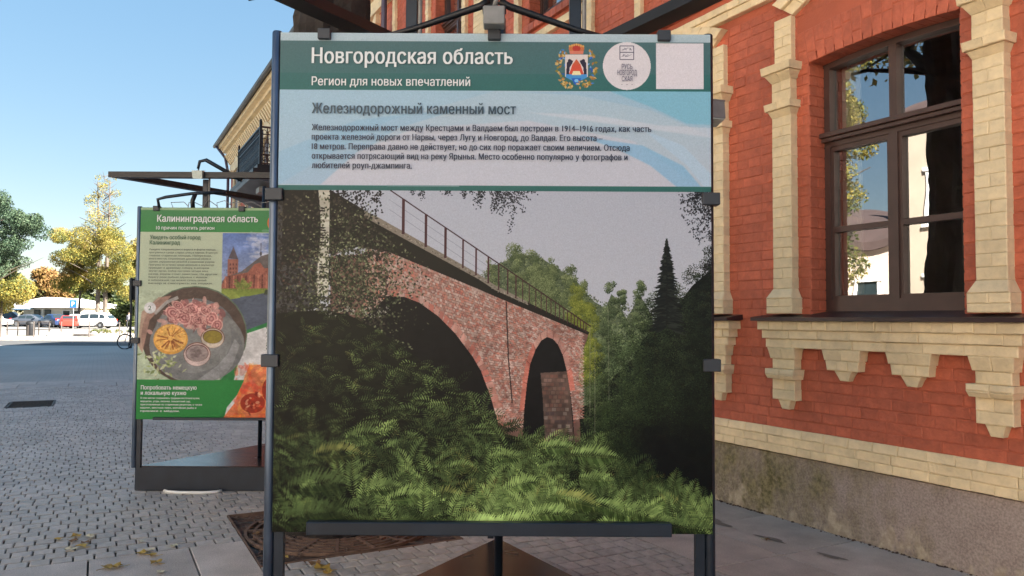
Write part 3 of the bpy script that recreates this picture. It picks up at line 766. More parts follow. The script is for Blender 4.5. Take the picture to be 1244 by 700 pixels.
b = MB(); b.box(s0+.05, s1-.05, v0+.05, v0+.07, .15, 1.0); b.build('railing_screen', mat('grey_screen', (.09,.11,.15), .6, var=.2), BAL)
for (p, q) in ((s0,v0),(s1,v0)):
    b = MB(); b.box(p-.03,p+.03,v0-.03,v0+.03,.1,1.16); b.lathe((p,v0,1.16),[(.01,0),(.04,.03),(.01,.09)],8); b.build('post', M['steel_black'], BAL)
# lamp box under the balcony
b = MB(); b.box(-.22,.22,-.12,.12,-.07,.07,.01); b.box(-.02,.02,-.02,.02,.07,.30); b.box(-.02,.02,.10,1.0,-.02,.02)
tag(b.build('wall_lamp', M['lampgrey'], None, loc=(*xy(-20.4,3.6), 4.72), rot=(0,0,STREET)), label='pale grey box lamp hanging under the dark balcony', category='lamp')
# ============================================================ POSTER PRINTS (painted in numpy, no files)
class Canvas:
    def __init__(s, w_, h_, x0, y0, x1, y1):
        s.w, s.h = w_, h_; s.x0, s.y0, s.x1, s.y1 = x0, y0, x1, y1
        s.kx, s.ky = w_/(x1-x0), h_/(y1-y0); s.a = np.zeros((h_, w_, 3), np.float32)
    def px(s, p): return ((p[0]-s.x0)*s.kx, (p[1]-s.y0)*s.ky)
    def poly(s, pts, col, al=1.0):
        P = np.array([s.px(p) for p in pts], np.float32)
        X0, Y0 = np.floor(P.min(0)).astype(int); X1, Y1 = np.ceil(P.max(0)).astype(int)+1
        X0, Y0 = max(0, X0), max(0, Y0); X1, Y1 = min(s.w, X1), min(s.h, Y1)
        if X1 <= X0 or Y1 <= Y0: return
        yy, xx = np.mgrid[Y0:Y1, X0:X1]; xx = xx+.5; yy = yy+.5
        ins = np.zeros(xx.shape, bool); n = len(P)
        for i in range(n):
            xa, ya = P[i]; xb, yb = P[(i+1) % n]
            if ya == yb: continue
            c = ((ya > yy) != (yb > yy)) & (xx < (xb-xa)*(yy-ya)/(yb-ya)+xa); ins ^= c
        reg = s.a[Y0:Y1, X0:X1]
        c = np.array(col, np.float32)/255
        reg[ins] = reg[ins]*(1-al)+c*al
    def ell(s, cx, cy, rx, ry, col, al=1.0, rot=0, n=28):
        ca, sa_ = math.cos(rot), math.sin(rot)
        s.poly([(cx+rx*math.cos(t)*ca-ry*math.sin(t)*sa_, cy+rx*math.cos(t)*sa_+ry*math.sin(t)*ca) for t in [2*math.pi*k/n for k in range(n)]], col, al)
    def line(s, pts, wd, col, al=1.0):
        for a, b in zip(pts[:-1], pts[1:]):
            dx, dy = b[0]-a[0], b[1]-a[1]; L = math.hypot(dx, dy) or 1; nx, ny = -dy/L*wd/2, dx/L*wd/2
            s.poly([(a[0]+nx,a[1]+ny),(b[0]+nx,b[1]+ny),(b[0]-nx,b[1]-ny),(a[0]-nx,a[1]-ny)], col, al)
    def grad(s, x0, y0, x1, y1, top, bot):
        (X0, Y0), (X1, Y1) = s.px((x0,y0)), s.px((x1,y1)); X0, Y0, X1, Y1 = [int(round(q)) for q in (X0,Y0,X1,Y1)]
        X0, Y0, X1, Y1 = max(0,X0), max(0,Y0), min(s.w,X1), min(s.h,Y1)
        t = np.linspace(0, 1, max(1, Y1-Y0))[:, None, None]
        s.a[Y0:Y1, X0:X1] = (np.array(top)*(1-t)+np.array(bot)*t)/255
    def leaf(s, x, y, l, wd, ang, col, al=1.0):
        ca, sa_ = math.cos(ang), math.sin(ang)
        s.poly([(x,y),(x+l*.45*ca-wd/2*sa_, y+l*.45*sa_+wd/2*ca),(x+l*ca,y+l*sa_),(x+l*.45*ca+wd/2*sa_, y+l*.45*sa_-wd/2*ca)], col, al)
    def noise(s, amt, seed=0, k=1):
        r = np.random.RandomState(seed); n = r.normal(0, amt, (s.h//k+1, s.w//k+1, 1)).astype(np.float32)
        s.a *= 1+np.repeat(np.repeat(n, k, 0), k, 1)[:s.h, :s.w]
    def fractal(s, amt, seed=0, x0=None, y0=None, x1=None, y1=None, octs=(6, 14, 34, 80), tint=0):
        x0 = s.x0 if x0 is None else x0; y0 = s.y0 if y0 is None else y0; x1 = s.x1 if x1 is None else x1; y1 = s.y1 if y1 is None else y1
        (X0, Y0), (X1, Y1) = s.px((x0,y0)), s.px((x1,y1)); X0, Y0, X1, Y1 = [int(round(q)) for q in (max(0,X0),max(0,Y0),min(s.w,X1),min(s.h,Y1))]
        r = np.random.RandomState(seed); H, W = Y1-Y0, X1-X0; acc = np.zeros((H, W), np.float32)
        for o in octs:
            g = r.normal(0, 1, (max(2, o*H//W)+2, o+2)); gy = np.linspace(0, g.shape[0]-1.001, H); gx = np.linspace(0, g.shape[1]-1.001, W)
            iy, ix = gy.astype(int), gx.astype(int); fy, fx_ = (gy-iy)[:,None], (gx-ix)[None,:]
            a = g[iy][:,ix]*(1-fy)*(1-fx_)+g[iy+1][:,ix]*fy*(1-fx_)+g[iy][:,ix+1]*(1-fy)*fx_+g[iy+1][:,ix+1]*fy*fx_
            acc += a/len(octs)**.5
        s.a[Y0:Y1, X0:X1] *= np.clip(1+amt*acc, .3, 2)[..., None]
    def blur(s, x0, y0, x1, y1, k):
        (X0, Y0), (X1, Y1) = s.px((x0,y0)), s.px((x1,y1)); X0, Y0, X1, Y1 = [int(round(q)) for q in (X0,Y0,X1,Y1)]
        for _ in range(k):
            q = s.a[Y0:Y1, X0:X1]; q[1:-1,1:-1] = (q[1:-1,1:-1]*2+q[:-2,1:-1]+q[2:,1:-1]+q[1:-1,:-2]+q[1:-1,2:])/6
    def image(s, name):
        im = bpy.data.images.new(name, s.w, s.h, alpha=False)
        buf = np.ones((s.h, s.w, 4), np.float32); buf[..., :3] = np.clip(s.a[::-1], 0, 1)
        im.pixels.foreach_set(buf.ravel()); im.update(); im.pack(); return im
def print_mat(name, im, gain=1.0, rough=.35):
    m = bpy.data.materials.new(name); m.use_nodes = True; t = m.node_tree; L = t.links; b = t.nodes['Principled BSDF']
    tx = t.nodes.new('ShaderNodeTexImage'); tx.image = im; tx.extension = 'EXTEND'
    hs = t.nodes.new('ShaderNodeHueSaturation'); hs.inputs['Value'].default_value = gain
    L.new(tx.outputs[0], hs.inputs['Color']); L.new(hs.outputs[0], b.inputs['Base Color'])
    b.inputs['Roughness'].default_value = rough; b.inputs['Specular IOR Level'].default_value = .16
    co = t.nodes.new('ShaderNodeTexCoord'); n = t.nodes.new('ShaderNodeTexNoise'); n.inputs['Scale'].default_value = 2.2; L.new(co.outputs['Object'], n.inputs[0])
    bu = t.nodes.new('ShaderNodeBump'); bu.inputs['Strength'].default_value = .15; bu.inputs['Distance'].default_value = .01; L.new(n.outputs['Fac'], bu.inputs['Height']); L.new(bu.outputs[0], b.inputs['Normal'])
    return m
def lerp(a, b, t): return a+(b-a)*t
def mixc(a, b, t): return tuple(lerp(p, q, t) for p, q in zip(a, b))
pr = random.Random(21)
def tree_blob(cv, cx, top, bot, hw, cols, n, size=2.0):
    for k in range(n):
        t = pr.random(); y = lerp(top, bot, t); half = hw*(math.sin(min(1, t*1.25+.12)*math.pi*.62))
        x = cx+pr.gauss(0, .5)*half
        c = mixc(cols[0], cols[1], pr.random()); sz = size*pr.uniform(.5,1.3)
        cv.leaf(x, y, sz*1.6, sz, pr.uniform(0, 6.28), c, .85)
def frond(cv, x, y, L, ang, bend, col, n=12, wd=.30, al=.9, thin=1.0):
    px_, py_, a = x, y, ang; step = L/n
    for i in range(n):
        t = i/n; nx_, ny_ = px_+step*math.cos(a), py_+step*math.sin(a)
        ll = L*wd*(math.sin(math.pi*min(1, t*.85+.15)))*1.0
        for sg in (-1, 1):
            c = mixc((min(255,col[0]*1.15+8),min(255,col[1]*1.15+8),col[2]*1.1+6), (col[0]*.5, col[1]*.55, col[2]*.45), pr.random()**1.3)
            cv.leaf(px_, py_, ll, max(.8, ll*.26)*thin, a+sg*(1.05-.25*t)+pr.uniform(-.1,.1), c, al)
        px_, py_ = nx_, ny_; a += bend/n
    cv.line([(x,y),(px_,py_)], .4, mixc(col, (60,70,30), .5), .4)
def interp(pts, x):
    for (a, b), (c, d) in zip(pts[:-1], pts[1:]):
        if a <= x <= c: return lerp(b, d, (x-a)/(c-a))
    return pts[0][1] if x < pts[0][0] else pts[-1][1]

def poster_bridge():
    cv = Canvas(1060, 1216, 334, 42, 864, 650)      # two samples per photo pixel
    cv.grad(334, 42, 864, 53, (168,188,198), (160,182,192))
    cv.grad(334, 52, 864, 113.5, (74,104,108), (62,104,106))
    cv.grad(334, 92, 864, 113, (56,102,102), (52,102,100))
    cv.grad(334, 113, 864, 231, (160,186,202), (172,184,198))
    # pale sweeps of the header
    cv.poly([(334,113),(600,113),(470,150),(400,190),(334,231)], (146,182,204), .55)
    cv.poly([(334,231),(334,190),(430,150),(560,135),(480,160),(420,200),(385,231)], (128,172,202), .45)
    cv.poly([(385,231),(430,190),(500,160),(640,150),(770,175),(850,231)], (186,188,200), .75)
    cv.poly([(620,114),(700,118),(790,136),(864,168),(864,113)], (142,178,202), .6)
    cv.poly([(740,113),(864,113),(864,154),(835,153),(790,132)], (112,176,200), .7)
    cv.poly([(640,140),(720,143),(800,155),(864,158),(864,170),(790,160)], (196,200,210), .6)
    cv.poly([(700,168),(780,180),(830,205),(852,231),(822,231),(790,205),(750,185)], (120,172,208), .7)
    cv.poly([(780,160),(830,180),(864,215),(864,231),(855,231),(835,205)], (165,195,218), .6)
    cv.blur(334, 114, 864, 231, 6)
    cv.grad(334, 230.5, 864, 237, (52,102,98), (48,98,94))
    cv.poly([(334,230),(600,231.5),(334,231)], (165,185,198))
    # emblem: shield with bears, crown and leaf wreath, drawn loosely
    for k in range(70):
        sg = 1 if k % 2 else -1; t = pr.random()
        a = lerp(-.95, 1.45, t); x = 699+sg*22*math.cos(a*.95)**.7 if math.cos(a*.95) > 0 else 699+sg*5; y = 84+24*math.sin(a)
        cv.leaf(x, y, 5.2, 3.2, pr.uniform(0,6.28), pr.choice([(176,140,84),(150,112,60),(196,170,110),(130,120,50)]))
    for k in range(26):
        sg = 1 if k % 2 else -1; cv.leaf(699+sg*pr.uniform(13,19), pr.uniform(62,104), 5, 2, pr.uniform(0,6.28), pr.choice([(60,120,200),(110,160,210),(40,80,160)]))
    cv.poly([(685,67.5),(713,67.5),(713,95),(706,98),(699,101),(692,98),(685,95)], (205,198,196))
    cv.poly([(686,92),(712,92),(712,96),(706,99),(699,102),(692,99),(686,96)], (70,140,200))
    cv.poly([(694,80),(704,80),(708,92),(690,92)], (196,80,60)); cv.poly([(699,73),(704,80),(694,80)], (190,90,60)); cv.poly([(695,88),(703,88),(705,93),(693,93)], (225,215,170))
    for sg in (-1, 1):
        q = lambda dx, y: (699+sg*dx, y)
        cv.poly([q(4,75),q(9,74),q(12,78),q(12.5,92),q(9,92),q(8.5,84),q(5,78)], (48,44,60)); cv.ell(699+sg*8.5, 75, 2.1, 1.8, (48,44,60))
    cv.ell(699, 60, 9.5, 6.2, (186,110,70)); cv.ell(699, 60, 5, 4, (170,60,50)); cv.poly([(690,63),(708,63),(707,67),(691,67)], (200,120,100))
    for k in range(7): cv.ell(690.5+k*2.8, 55+abs(k-3)*.7, 1.1, 1.4, (200,160,90))
    cv.poly([(693,97),(705,97),(702,104),(699,106),(696,104)], (40,90,180)); cv.ell(699,100,2.6,2.2,(120,180,225))
    for k in range(16):
        sg = 1 if k % 2 else -1; cv.leaf(699+sg*pr.uniform(3,15), 104+pr.uniform(-3,4), 4.5, 2.4, pr.uniform(0,6.28), pr.choice([(176,140,84),(196,170,110)]))
    # round badge and square white field
    cv.ell(761, 81.5, 29.5, 29.8, (206,204,210), n=72)
    cv.poly([(797,53),(855.5,53),(855.5,110),(797,110)], (208,206,214))
    for a, b in (((752.5,56.5),(769.5,56.5)),((769.5,56.5),(769.5,73.5)),((769.5,73.5),(752.5,73.5)),((752.5,73.5),(752.5,56.5)),((752.5,64.5),(769.5,64.5))): cv.line([a,b], .8, (70,70,90), .9)
    for k in range(10): cv.line([(754.5+pr.randrange(7)*2.1, 59+(k%2)*8), (754.5+pr.randrange(7)*2.1, 62+(k%2)*8)], .6, (80,80,100), .8)
    # ------------------------------------------------ the printed picture
    head_ = cv.a[:int(195*2)].copy()
    cv.grad(334, 237, 864, 650, (166,172,184), (188,190,196))
    rail = [(430,212),(465.7,233),(600,322.8),(717,401.7)]
    deck = [(380,226),(457,271.4),(580,340),(600,353.7),(715,408.5)]
    band = [(380,262),(471,312.6),(580,357),(600,365.7),(714,412)]
    # woods behind
    def blob_tree(cx, tp, bot, hw, dark, light, n, sz=1.5, slim=.5):
        cl = []
        for k in range(int(30+hw*3.4)):
            t = pr.random()**.8; y = lerp(tp+2, bot, t); half = hw*min(1, (t*1.6+.12))**slim
            cl.append((cx+pr.uniform(-1,1)*half*.8, y, max(2.2, hw*pr.uniform(.2,.42)), pr.uniform(0,1)))
        cl.sort(key=lambda c: c[1])
        for (x, y, r_, lt) in cl:
            for k in range(max(8, int(.5*n*r_*r_/(hw*hw)))):
                a = pr.uniform(0, 6.28); q = pr.random()**.55*1.15; dx, dy = r_*q*math.cos(a), r_*q*math.sin(a)*.9
                s_ = max(0, min(1, .5-.45*dy/r_-.15*dx/r_+pr.gauss(0,.2)))*(.45+.55*lt)
                cv.leaf(x+dx, y+dy, sz*pr.uniform(.8,1.7), sz*pr.uniform(.45,.9), pr.uniform(0,6.28), mixc(dark, light, s_), .92)
    cv.poly([(590,350),(600,328),(615,322),(625,312),(640,316),(655,318),(668,326),(690,340),(706,356),(722,372),(735,380),(742,362),(750,370),(760,392),(768,380),(775,362),(784,374),(792,390),(792,560),(640,560),(590,420)], (78,90,64), .85)
    for k in range(5200):
        x = pr.uniform(590, 792); lim = interp([(590,350),(600,328),(615,322),(640,316),(668,326),(706,356),(735,380),(750,370),(768,380),(792,390)], x); y = lim-3+abs(pr.gauss(0,1))*60; cv.leaf(x, y, pr.uniform(1.2,3), pr.uniform(.7,1.5), pr.uniform(0,6.28), mixc((44,54,38),(150,160,118),pr.random()**1.5), .85)
    for cx, tp, hw in ((596,322,15),(625,304,17),(648,308,15),(668,318,14),(690,330,15),(706,345,13),(655,335,30)): blob_tree(cx, tp, 440, hw, (56,68,46), (142,152,112), 2600, 1.25)
    for cx, tp, hw in ((742,343,13),(754,352,9),(776,340,12),(733,385,14)): blob_tree(cx, tp, 520, hw, (40,52,36), (132,146,108), 2600, 1.2)
    for cx, tp, hw in ((700,352,15),(716,372,14)): blob_tree(cx, tp, 470, hw, (70,80,36), (150,156,78), 2200, 1.2)
    cv.poly([(704,500),(722,492),(738,470),(752,455),(768,440),(780,418),(796,402),(808,384),(826,372),(840,352),(866,330),(866,650),(700,650)], (27,31,26))
    for cx, tp, hw, dk, lt in ((726,440,20,(30,38,26),(96,112,74)),(748,410,22,(28,36,26),(92,108,72)),(770,392,20,(28,36,26),(88,104,70)),(792,364,22,(24,32,24),(84,98,66)),(818,346,24,(24,30,24),(80,92,64)),(842,324,20,(22,28,24),(70,80,58)),(862,300,16,(22,26,24),(60,68,52)),(735,490,30,(24,32,22),(80,98,60)),(770,460,34,(22,30,22),(76,90,58)),(812,430,40,(20,26,20),(62,74,48)),(848,400,36,(20,24,20),(54,64,44)),(760,530,30,(20,26,20),(60,74,46)),(810,510,44,(18,20,20),(38,44,34)),(850,520,40,(18,19,20),(32,36,30))):
        blob_tree(cx, tp, min(640, tp+150), hw, dk, lt, 1500, 1.3, .7)
    cv.poly([(770,560),(810,520),(866,480),(866,650),(790,650)], (20,21,22), .0)
    for k in range(70): cv.ell(pr.uniform(775,866), pr.uniform(530,650), pr.uniform(8,22), pr.uniform(6,16), (20,21,22), .3)
    for (x0, y0_, x1_) in ((716,400,716),(722,420,722),(738,380,739)): cv.line([(x0,y0_),(x1_,y0_+110)], .8, (126,126,110), .5)
    cv.poly([(808.5,300),(811,300),(815,400),(804,400)], (32,35,33))
    for k in range(44):     # the tall fir
        t = k/43; y = lerp(296, 402, t); hw = 1.2+24*t**.9*(1 if k % 3 else .72)
        for sg in (-1, 1):
            for j in range(5): cv.leaf(809.5, y+pr.uniform(-1.2,1.2), hw*pr.uniform(.55,1.15), 3.4, (0 if sg > 0 else math.pi)+sg*pr.uniform(.05,.45), mixc((30,33,32),(58,62,56),pr.random()**2), .95)
    def spray(cx, cy, R, n, ang):
        for q in range(n):
            a = ang+pr.gauss(0,.6); L = R*pr.uniform(.5,1.1); x, y = cx, cy
            for j in range(int(L/1.8)):
                a += pr.gauss(.02,.12); x += 1.8*math.cos(a); y += 1.8*math.sin(a)
                for _ in range(2): cv.leaf(x+pr.gauss(0,1.6), y+pr.gauss(0,1.6), pr.uniform(1.6,3.6), pr.uniform(.9,1.9), pr.uniform(0,6.28), mixc((30,32,35),(74,76,80),pr.random()**1.5), .92)
    spray(866, 240, 48, 12, 2.75); spray(866, 262, 40, 10, 2.8); spray(850, 238, 26, 9, 1.9); spray(866, 285, 14, 5, 2.4); spray(866, 318, 18, 8, 2.4)
    for (x, y, R, n, a) in ((510,234,14,5,1.3),(540,234,10,5,1.5),(560,234,12,5,1.4),(585,234,22,7,1.4),(602,234,30,7,1.2),(614,236,50,5,1.35),(630,234,22,6,1.2),(498,234,8,4,1.6)): spray(x, y, R, n, a)
    # bridge: deck, dark shadow band, masonry
    stone = [(400,318),(471,312.6),(580,357),(600,365.7),(714,412),(707,432),(703.4,443),(702.5,456),(703,500),(705,545),(560,560),(470,420),(400,395)]
    cv.poly(stone, (112,88,82))
    r2 = random.Random(4)
    def sp(u, v):        # u along the deck 0..1, v down 0..1
        x = lerp(440, 714, u); y0 = interp(band, x); return (x, y0+v*(250-150*u))
    for j in range(58):
        for i in range(84):
            u = 1-(1-i/64)**1.0; 
            u0 = i/84+(j%2)*.006; v0_ = j/58
            p0, p1, p2, p3 = sp(u0, v0_), sp(min(1,u0+.0112), v0_), sp(min(1,u0+.0112), v0_+.0152), sp(u0, v0_+.0152)
            if p0[0] > 706 or p0[1] > 560: continue
            c = r2.choice([(204,190,182),(198,180,172),(176,112,100),(158,98,88),(186,136,124),(168,156,150),(180,168,160),(136,98,90),(192,122,106),(150,128,120)])
            jit = lambda p: (p[0]+r2.uniform(-.35,.35), p[1]+r2.uniform(-.3,.3))
            cv.poly([jit(p0),jit(p1),jit(p2),jit(p3)], mixc(c, (160,134,124), .25+r2.random()*.45), .9)
    for k in range(500):
        x = pr.uniform(470,705); y = interp(band,x)+abs(pr.gauss(0,1))*60
        cv.leaf(x, y, pr.uniform(2,7), pr.uniform(1,3), pr.uniform(0,6.28), pr.choice([(190,184,178),(110,80,74),(196,110,94)]), .35)
    cv.line([(614,372),(617,440),(622,495)], 1.5, (50,40,40), .85)
    # arches
    larch = [(470,366),(490,367),(508.5,374),(532.5,391),(553,412),(573.7,439),(584,456.5),(595.7,487),(605,518.5),(610,545),(480,545),(400,430)]
    ring = [(474,360),(508.5,366),(534,383),(557,404),(578,430),(592,454),(604,484),(614,520),(617,545)]
    for a, b, c_, d in zip(ring[:-1], ring[1:], [(474,367),(508.5,374),(532.5,391),(553,412),(573.7,439),(584,456.5),(595.7,487),(605,518.5)], [(508.5,374),(532.5,391),(553,412),(573.7,439),(584,456.5),(595.7,487),(605,518.5),(610,545)]):
        for k in range(4):
            t0, t1 = k/4, (k+1)/4; L2 = lambda P, Q, t: (lerp(P[0],Q[0],t), lerp(P[1],Q[1],t))
            cv.poly([L2(a,b,t0),L2(a,b,t1-.05),L2(c_,d,t1-.05),L2(c_,d,t0)], mixc(r2.choice([(176,106,94),(160,120,110),(184,148,138),(176,164,158),(150,96,88)]),(164,122,112),.45))
    cv.poly(larch, (26,24,26))
    rarch = [(636,545),(635,531),(636.5,503),(639.7,471),(643.4,448),(650,430),(657,419),(664,414.7),(671,417),(677,424),(682.8,436),(688,456),(692,480),(695.5,510),(697.5,545)]
    for k in range(len(rarch)-1):
        a, b = rarch[k], rarch[k+1]; cx_, cy_ = 664, 490
        ea = (cx_+(a[0]-cx_)*1.22, cy_+(a[1]-cy_)*1.12); eb = (cx_+(b[0]-cx_)*1.22, cy_+(b[1]-cy_)*1.12)
        if 1 < k < 12: cv.poly([a,b,eb,ea], r2.choice([(184,110,96),(170,130,120),(190,150,138)]), .7); cv.line([a,ea], .5, (90,60,56), .8)
    cv.poly(rarch, (28,27,30))
    cv.poly([(656,458),(688,456),(692,480),(697,545),(662,545),(659,490)], (92,78,72))
    for j in range(17):
        for i in range(7):
            x = 657+i*5.2+(j%2)*2.5+j*.35; y = 460+j*5
            if x+4 < interp([(456,686),(480,690),(510,694),(545,697)], y) if False else x+4 < 688+(y-456)*.1: cv.poly([(x,y),(x+4.6,y),(x+4.6,y+4),(x,y+4)], r2.choice([(108,88,80),(98,80,74),(120,100,92),(88,74,70),(112,84,76)] if j < 8 else [(124,114,108),(92,80,76),(108,88,82),(80,70,70)]), .9)
    cv.poly([(636.5,503),(641,465),(655,462),(661,545),(635,545)], (24,23,26))
    # ledge and shadow under the deck
    cv.poly([(340,228),(380,226),(457,271.4),(580,340),(600,353.7),(715,408.5),(714,412),(600,365.7),(580,357),(471,312.6),(430,306),(340,330)], (44,42,38))
    cv.poly([(440,262),(457,270),(580,338.5),(600,352),(640,372),(640,376),(600,358),(580,345),(457,279),(440,270)], (128,122,112))
    for k in range(120):
        t = pr.random(); x = lerp(452, 640, t); y = interp(deck, x)+2+pr.uniform(-1.5,3); cv.leaf(x, y, pr.uniform(1,3.5), 1.2, .5, pr.choice([(84,78,70),(160,152,142)]), .8)
    cv.line(rail[1:], 1.4, (66,48,50)); 
    for dy in (12, 24): cv.line([(470,236+dy),(600,324+dy*.9),(714,401+dy*.35)], .4, (90,90,94), .6)
    xs = [487.6,515.4,539.4,561,577,592,604.7,615.7,625.6,634,642,650,656.5,663,668.5,674,679,684,688.5,693,697,701,704.5,708,711]
    for x in xs: cv.line([(x, interp(rail,x)), (x, interp(deck,x)+2)], max(.9, 3.4-(x-487)*.013), (78,52,56))
    # dark thicket on the left, birch trunk
    for k in range(2600):
        x = pr.uniform(334, 470); y = pr.uniform(237, 430)
        lim = interp([(334,237),(400,240),(440,268),(470,300)], x)
        if y < lim: continue
        e_ = max(0, (x-400)/70)
        if pr.random() < e_*.7 and y > 318: continue
        cv.leaf(x, y, pr.uniform(3,8), pr.uniform(2,5), pr.uniform(0,6.28), mixc((34,33,32),(72,66,58),pr.random()**2), .9)
    cv.poly([(334,237),(386,237),(388,380),(334,395)], (42,40,38), .75)
    for k in range(260): cv.leaf(pr.uniform(340,470), pr.uniform(310,360), pr.uniform(2,7), pr.uniform(1.5,3), pr.uniform(0,6.28), pr.choice([(96,70,62),(112,78,68),(80,74,66)]), .5)
    for y0_ in range(237, 366, 3):
        cv.poly([(385+2*math.sin(y0_*.05),y0_),(397.5,y0_),(397.5,y0_+3),(385+2*math.sin(y0_*.05),y0_+3)], mixc((160,158,146),(196,196,184),pr.random()))
        if pr.random() < .4: cv.poly([(386,y0_),(386+pr.uniform(4,12),y0_+.5),(386+pr.uniform(3,9),y0_+2.6),(386,y0_+2)], (52,50,46))
    for k in range(900):
        x = pr.uniform(336, 474); y = pr.uniform(240, 400)
        if y > interp([(334,238),(400,241),(440,262),(474,292)], x): cv.leaf(x, y, pr.uniform(2,6), pr.uniform(1.4,3.4), pr.uniform(0,6.28), mixc((58,56,50),(104,100,84),pr.random()**1.6), .7)
    for k in range(2900):
        x = pr.gauss(424, 38); y = pr.gauss(345, 46)
        if not (336 < x < 520 and 238 < y < 450): continue
        if y < interp([(334,237),(400,237),(440,250),(470,290),(520,330)], x): continue
        cv.leaf(x, y, pr.uniform(2,5), pr.uniform(1.2,3), pr.uniform(0,6.28), mixc((44,50,36),(140,146,116),pr.random()**2.2), .9)
    for k in range(260):
        x = pr.uniform(398,462); y = 237+abs(pr.gauss(0,18)); cv.leaf(x, y, pr.uniform(2,5), pr.uniform(1.5,3), pr.uniform(0,6.28), (44,42,42), .9)
    # lower growth
    floor = [(334,388),(380,384),(420,388),(455,405),(490,428),(530,458),(565,484),(592,512),(615,532),(650,540),(700,542),(740,560),(770,590),(800,612),(830,632),(864,643)]
    cv.poly(floor+[(864,650),(334,650)], (30,32,24))
    for k in range(60): cv.leaf(pr.uniform(396,470), pr.uniform(380,392), pr.uniform(2,4), pr.uniform(1,2), pr.uniform(0,6.28), (186,188,180), .6)
    def nz(x, y): return .5+.25*math.sin(x*.061+1.3*math.sin(y*.045))+.25*math.sin(y*.09+x*.023+1.1*math.sin(x*.05))
    def fern(x, y, L, ang, bend, lit, al=1.0):
        n = max(7, int(L/2.7)); px_, py_, a = x, y, ang; step = L/n
        c1 = mixc((52,64,42), (176,204,130), lit); c0_ = mixc((14,20,14), (60,80,42), lit)
        if pr.random() < .05: c1 = mixc(c1, (150,120,70), .3)
        for i in range(n):
            t = i/n; px_ += step*math.cos(a); py_ += step*math.sin(a); a += bend/n
            ll = L*.30*math.sin(math.pi*min(1, t*.8+.18))
            for sg in (-1, 1):
                b_ = a+sg*(1.15-.35*t)+pr.uniform(-.07,.07); sh = .5+.5*math.sin(b_)*-1
                cv.leaf(px_, py_, ll*pr.uniform(.85,1.1), max(.8, min(3.0, ll*.19)), b_, mixc(c0_, c1, max(0,min(1,.25+.75*sh+pr.gauss(0,.15)))), al)
        cv.line([(x,y),((x+px_)/2-(py_-y)*bend*.1,(y+py_)/2+(px_-x)*bend*.1),(px_,py_)], .45, mixc(c1,(120,110,70),.5), .5)
    items = []
    for k in range(1500):
        x = pr.uniform(326, 866); f = interp(floor, x); y = f+(652-f)*pr.random()**.85-4; items.append((y+pr.uniform(-6,6), x, y, f))
    items.sort(); last = 0
    for i, (_, x, y, f) in enumerate(items):
        t = max(0, min(1, (y-392)/258)); dpt = (y-f)/max(30, 652-f)
        if x > 700 and y < interp([(700,540),(760,585),(830,628),(866,640)], x): continue
        if i % 2 == 0:   # hollows between the plants
            cv.ell(x, y, pr.uniform(4,14)*(.4+t), pr.uniform(2,6)*(.4+t), (18,20,17), .6, pr.uniform(-.4,.4), 14)
        lit = nz(x, y)*(.36+.38*t)*(1-.30*math.exp(-((x-350)/50)**2))
        lit += .26*math.exp(-((x-430)/95)**2-((y-480)/60)**2)
        lit += .34*math.exp(-((x-590)/120)**2-((y-625)/24)**2)+.25*math.exp(-((x-650)/70)**2-((y-560)/26)**2)
        lit -= .40*math.exp(-((x-520)/50)**2-((y-562)/12)**2)+.35*math.exp(-((x-395)/55)**2-((y-478)/18)**2)+.3*math.exp(-((x-760)/40)**2-((y-600)/20)**2)
        lit = max(.02, min(1, lit*pr.uniform(.25,1.45)))
        L = (15+30*t**1.6)*pr.uniform(.6,1.3)
        ang = pr.choice((pr.uniform(-.6,.3), pr.uniform(-.45,.2), math.pi+pr.uniform(-.3,.6), pr.uniform(-2.3,-.8)))
        fern(x, y, L, ang, pr.uniform(-.3,1.1) if math.cos(ang) > 0 else pr.uniform(-1.1,.3), lit)
    for (x, y, L, a, be, li) in ((516,628,40,-1.62,.15,.8),(548,632,38,-1.25,.2,.7),(480,640,46,-1.9,-.3,.55),(440,600,52,-.25,.4,.5),(470,612,50,-.35,.5,.7),(560,642,60,-.12,.2,.95),(600,640,64,-.2,.35,.95),(640,628,54,-.15,.3,.85),(672,604,60,.15,.3,.75),(700,585,44,-.1,.3,.6),(592,560,44,-.1,.2,.6),(650,548,50,-.08,.2,.65),(690,556,60,-.02,.15,.7),(720,612,60,.3,.2,.7),(755,618,60,.25,.2,.6),(610,600,50,-.5,.6,.85),(540,575,36,-.4,.6,.5),(380,560,60,-.3,.5,.35),(350,600,80,-.35,.6,.3),(345,640,80,-.5,.7,.25),(420,540,50,-.5,.8,.45),(790,634,46,.15,.2,.45),(820,641,40,.0,.15,.4)):
        fern(x, y, L, a, be, li)
    cv.blur(334, 500, 420, 650, 4)
    cv.fractal(.10, 5, 334, 400, 864, 650, (20,60,120))
    cv.a[:int(195*2)] = head_
    q_ = cv.a[int(195*2):]; q_[:] = np.clip((q_-.12)*1.13+.05, 0, 1)
    cv.noise(.018, 3, 2)
    return cv.image('bridge_print')

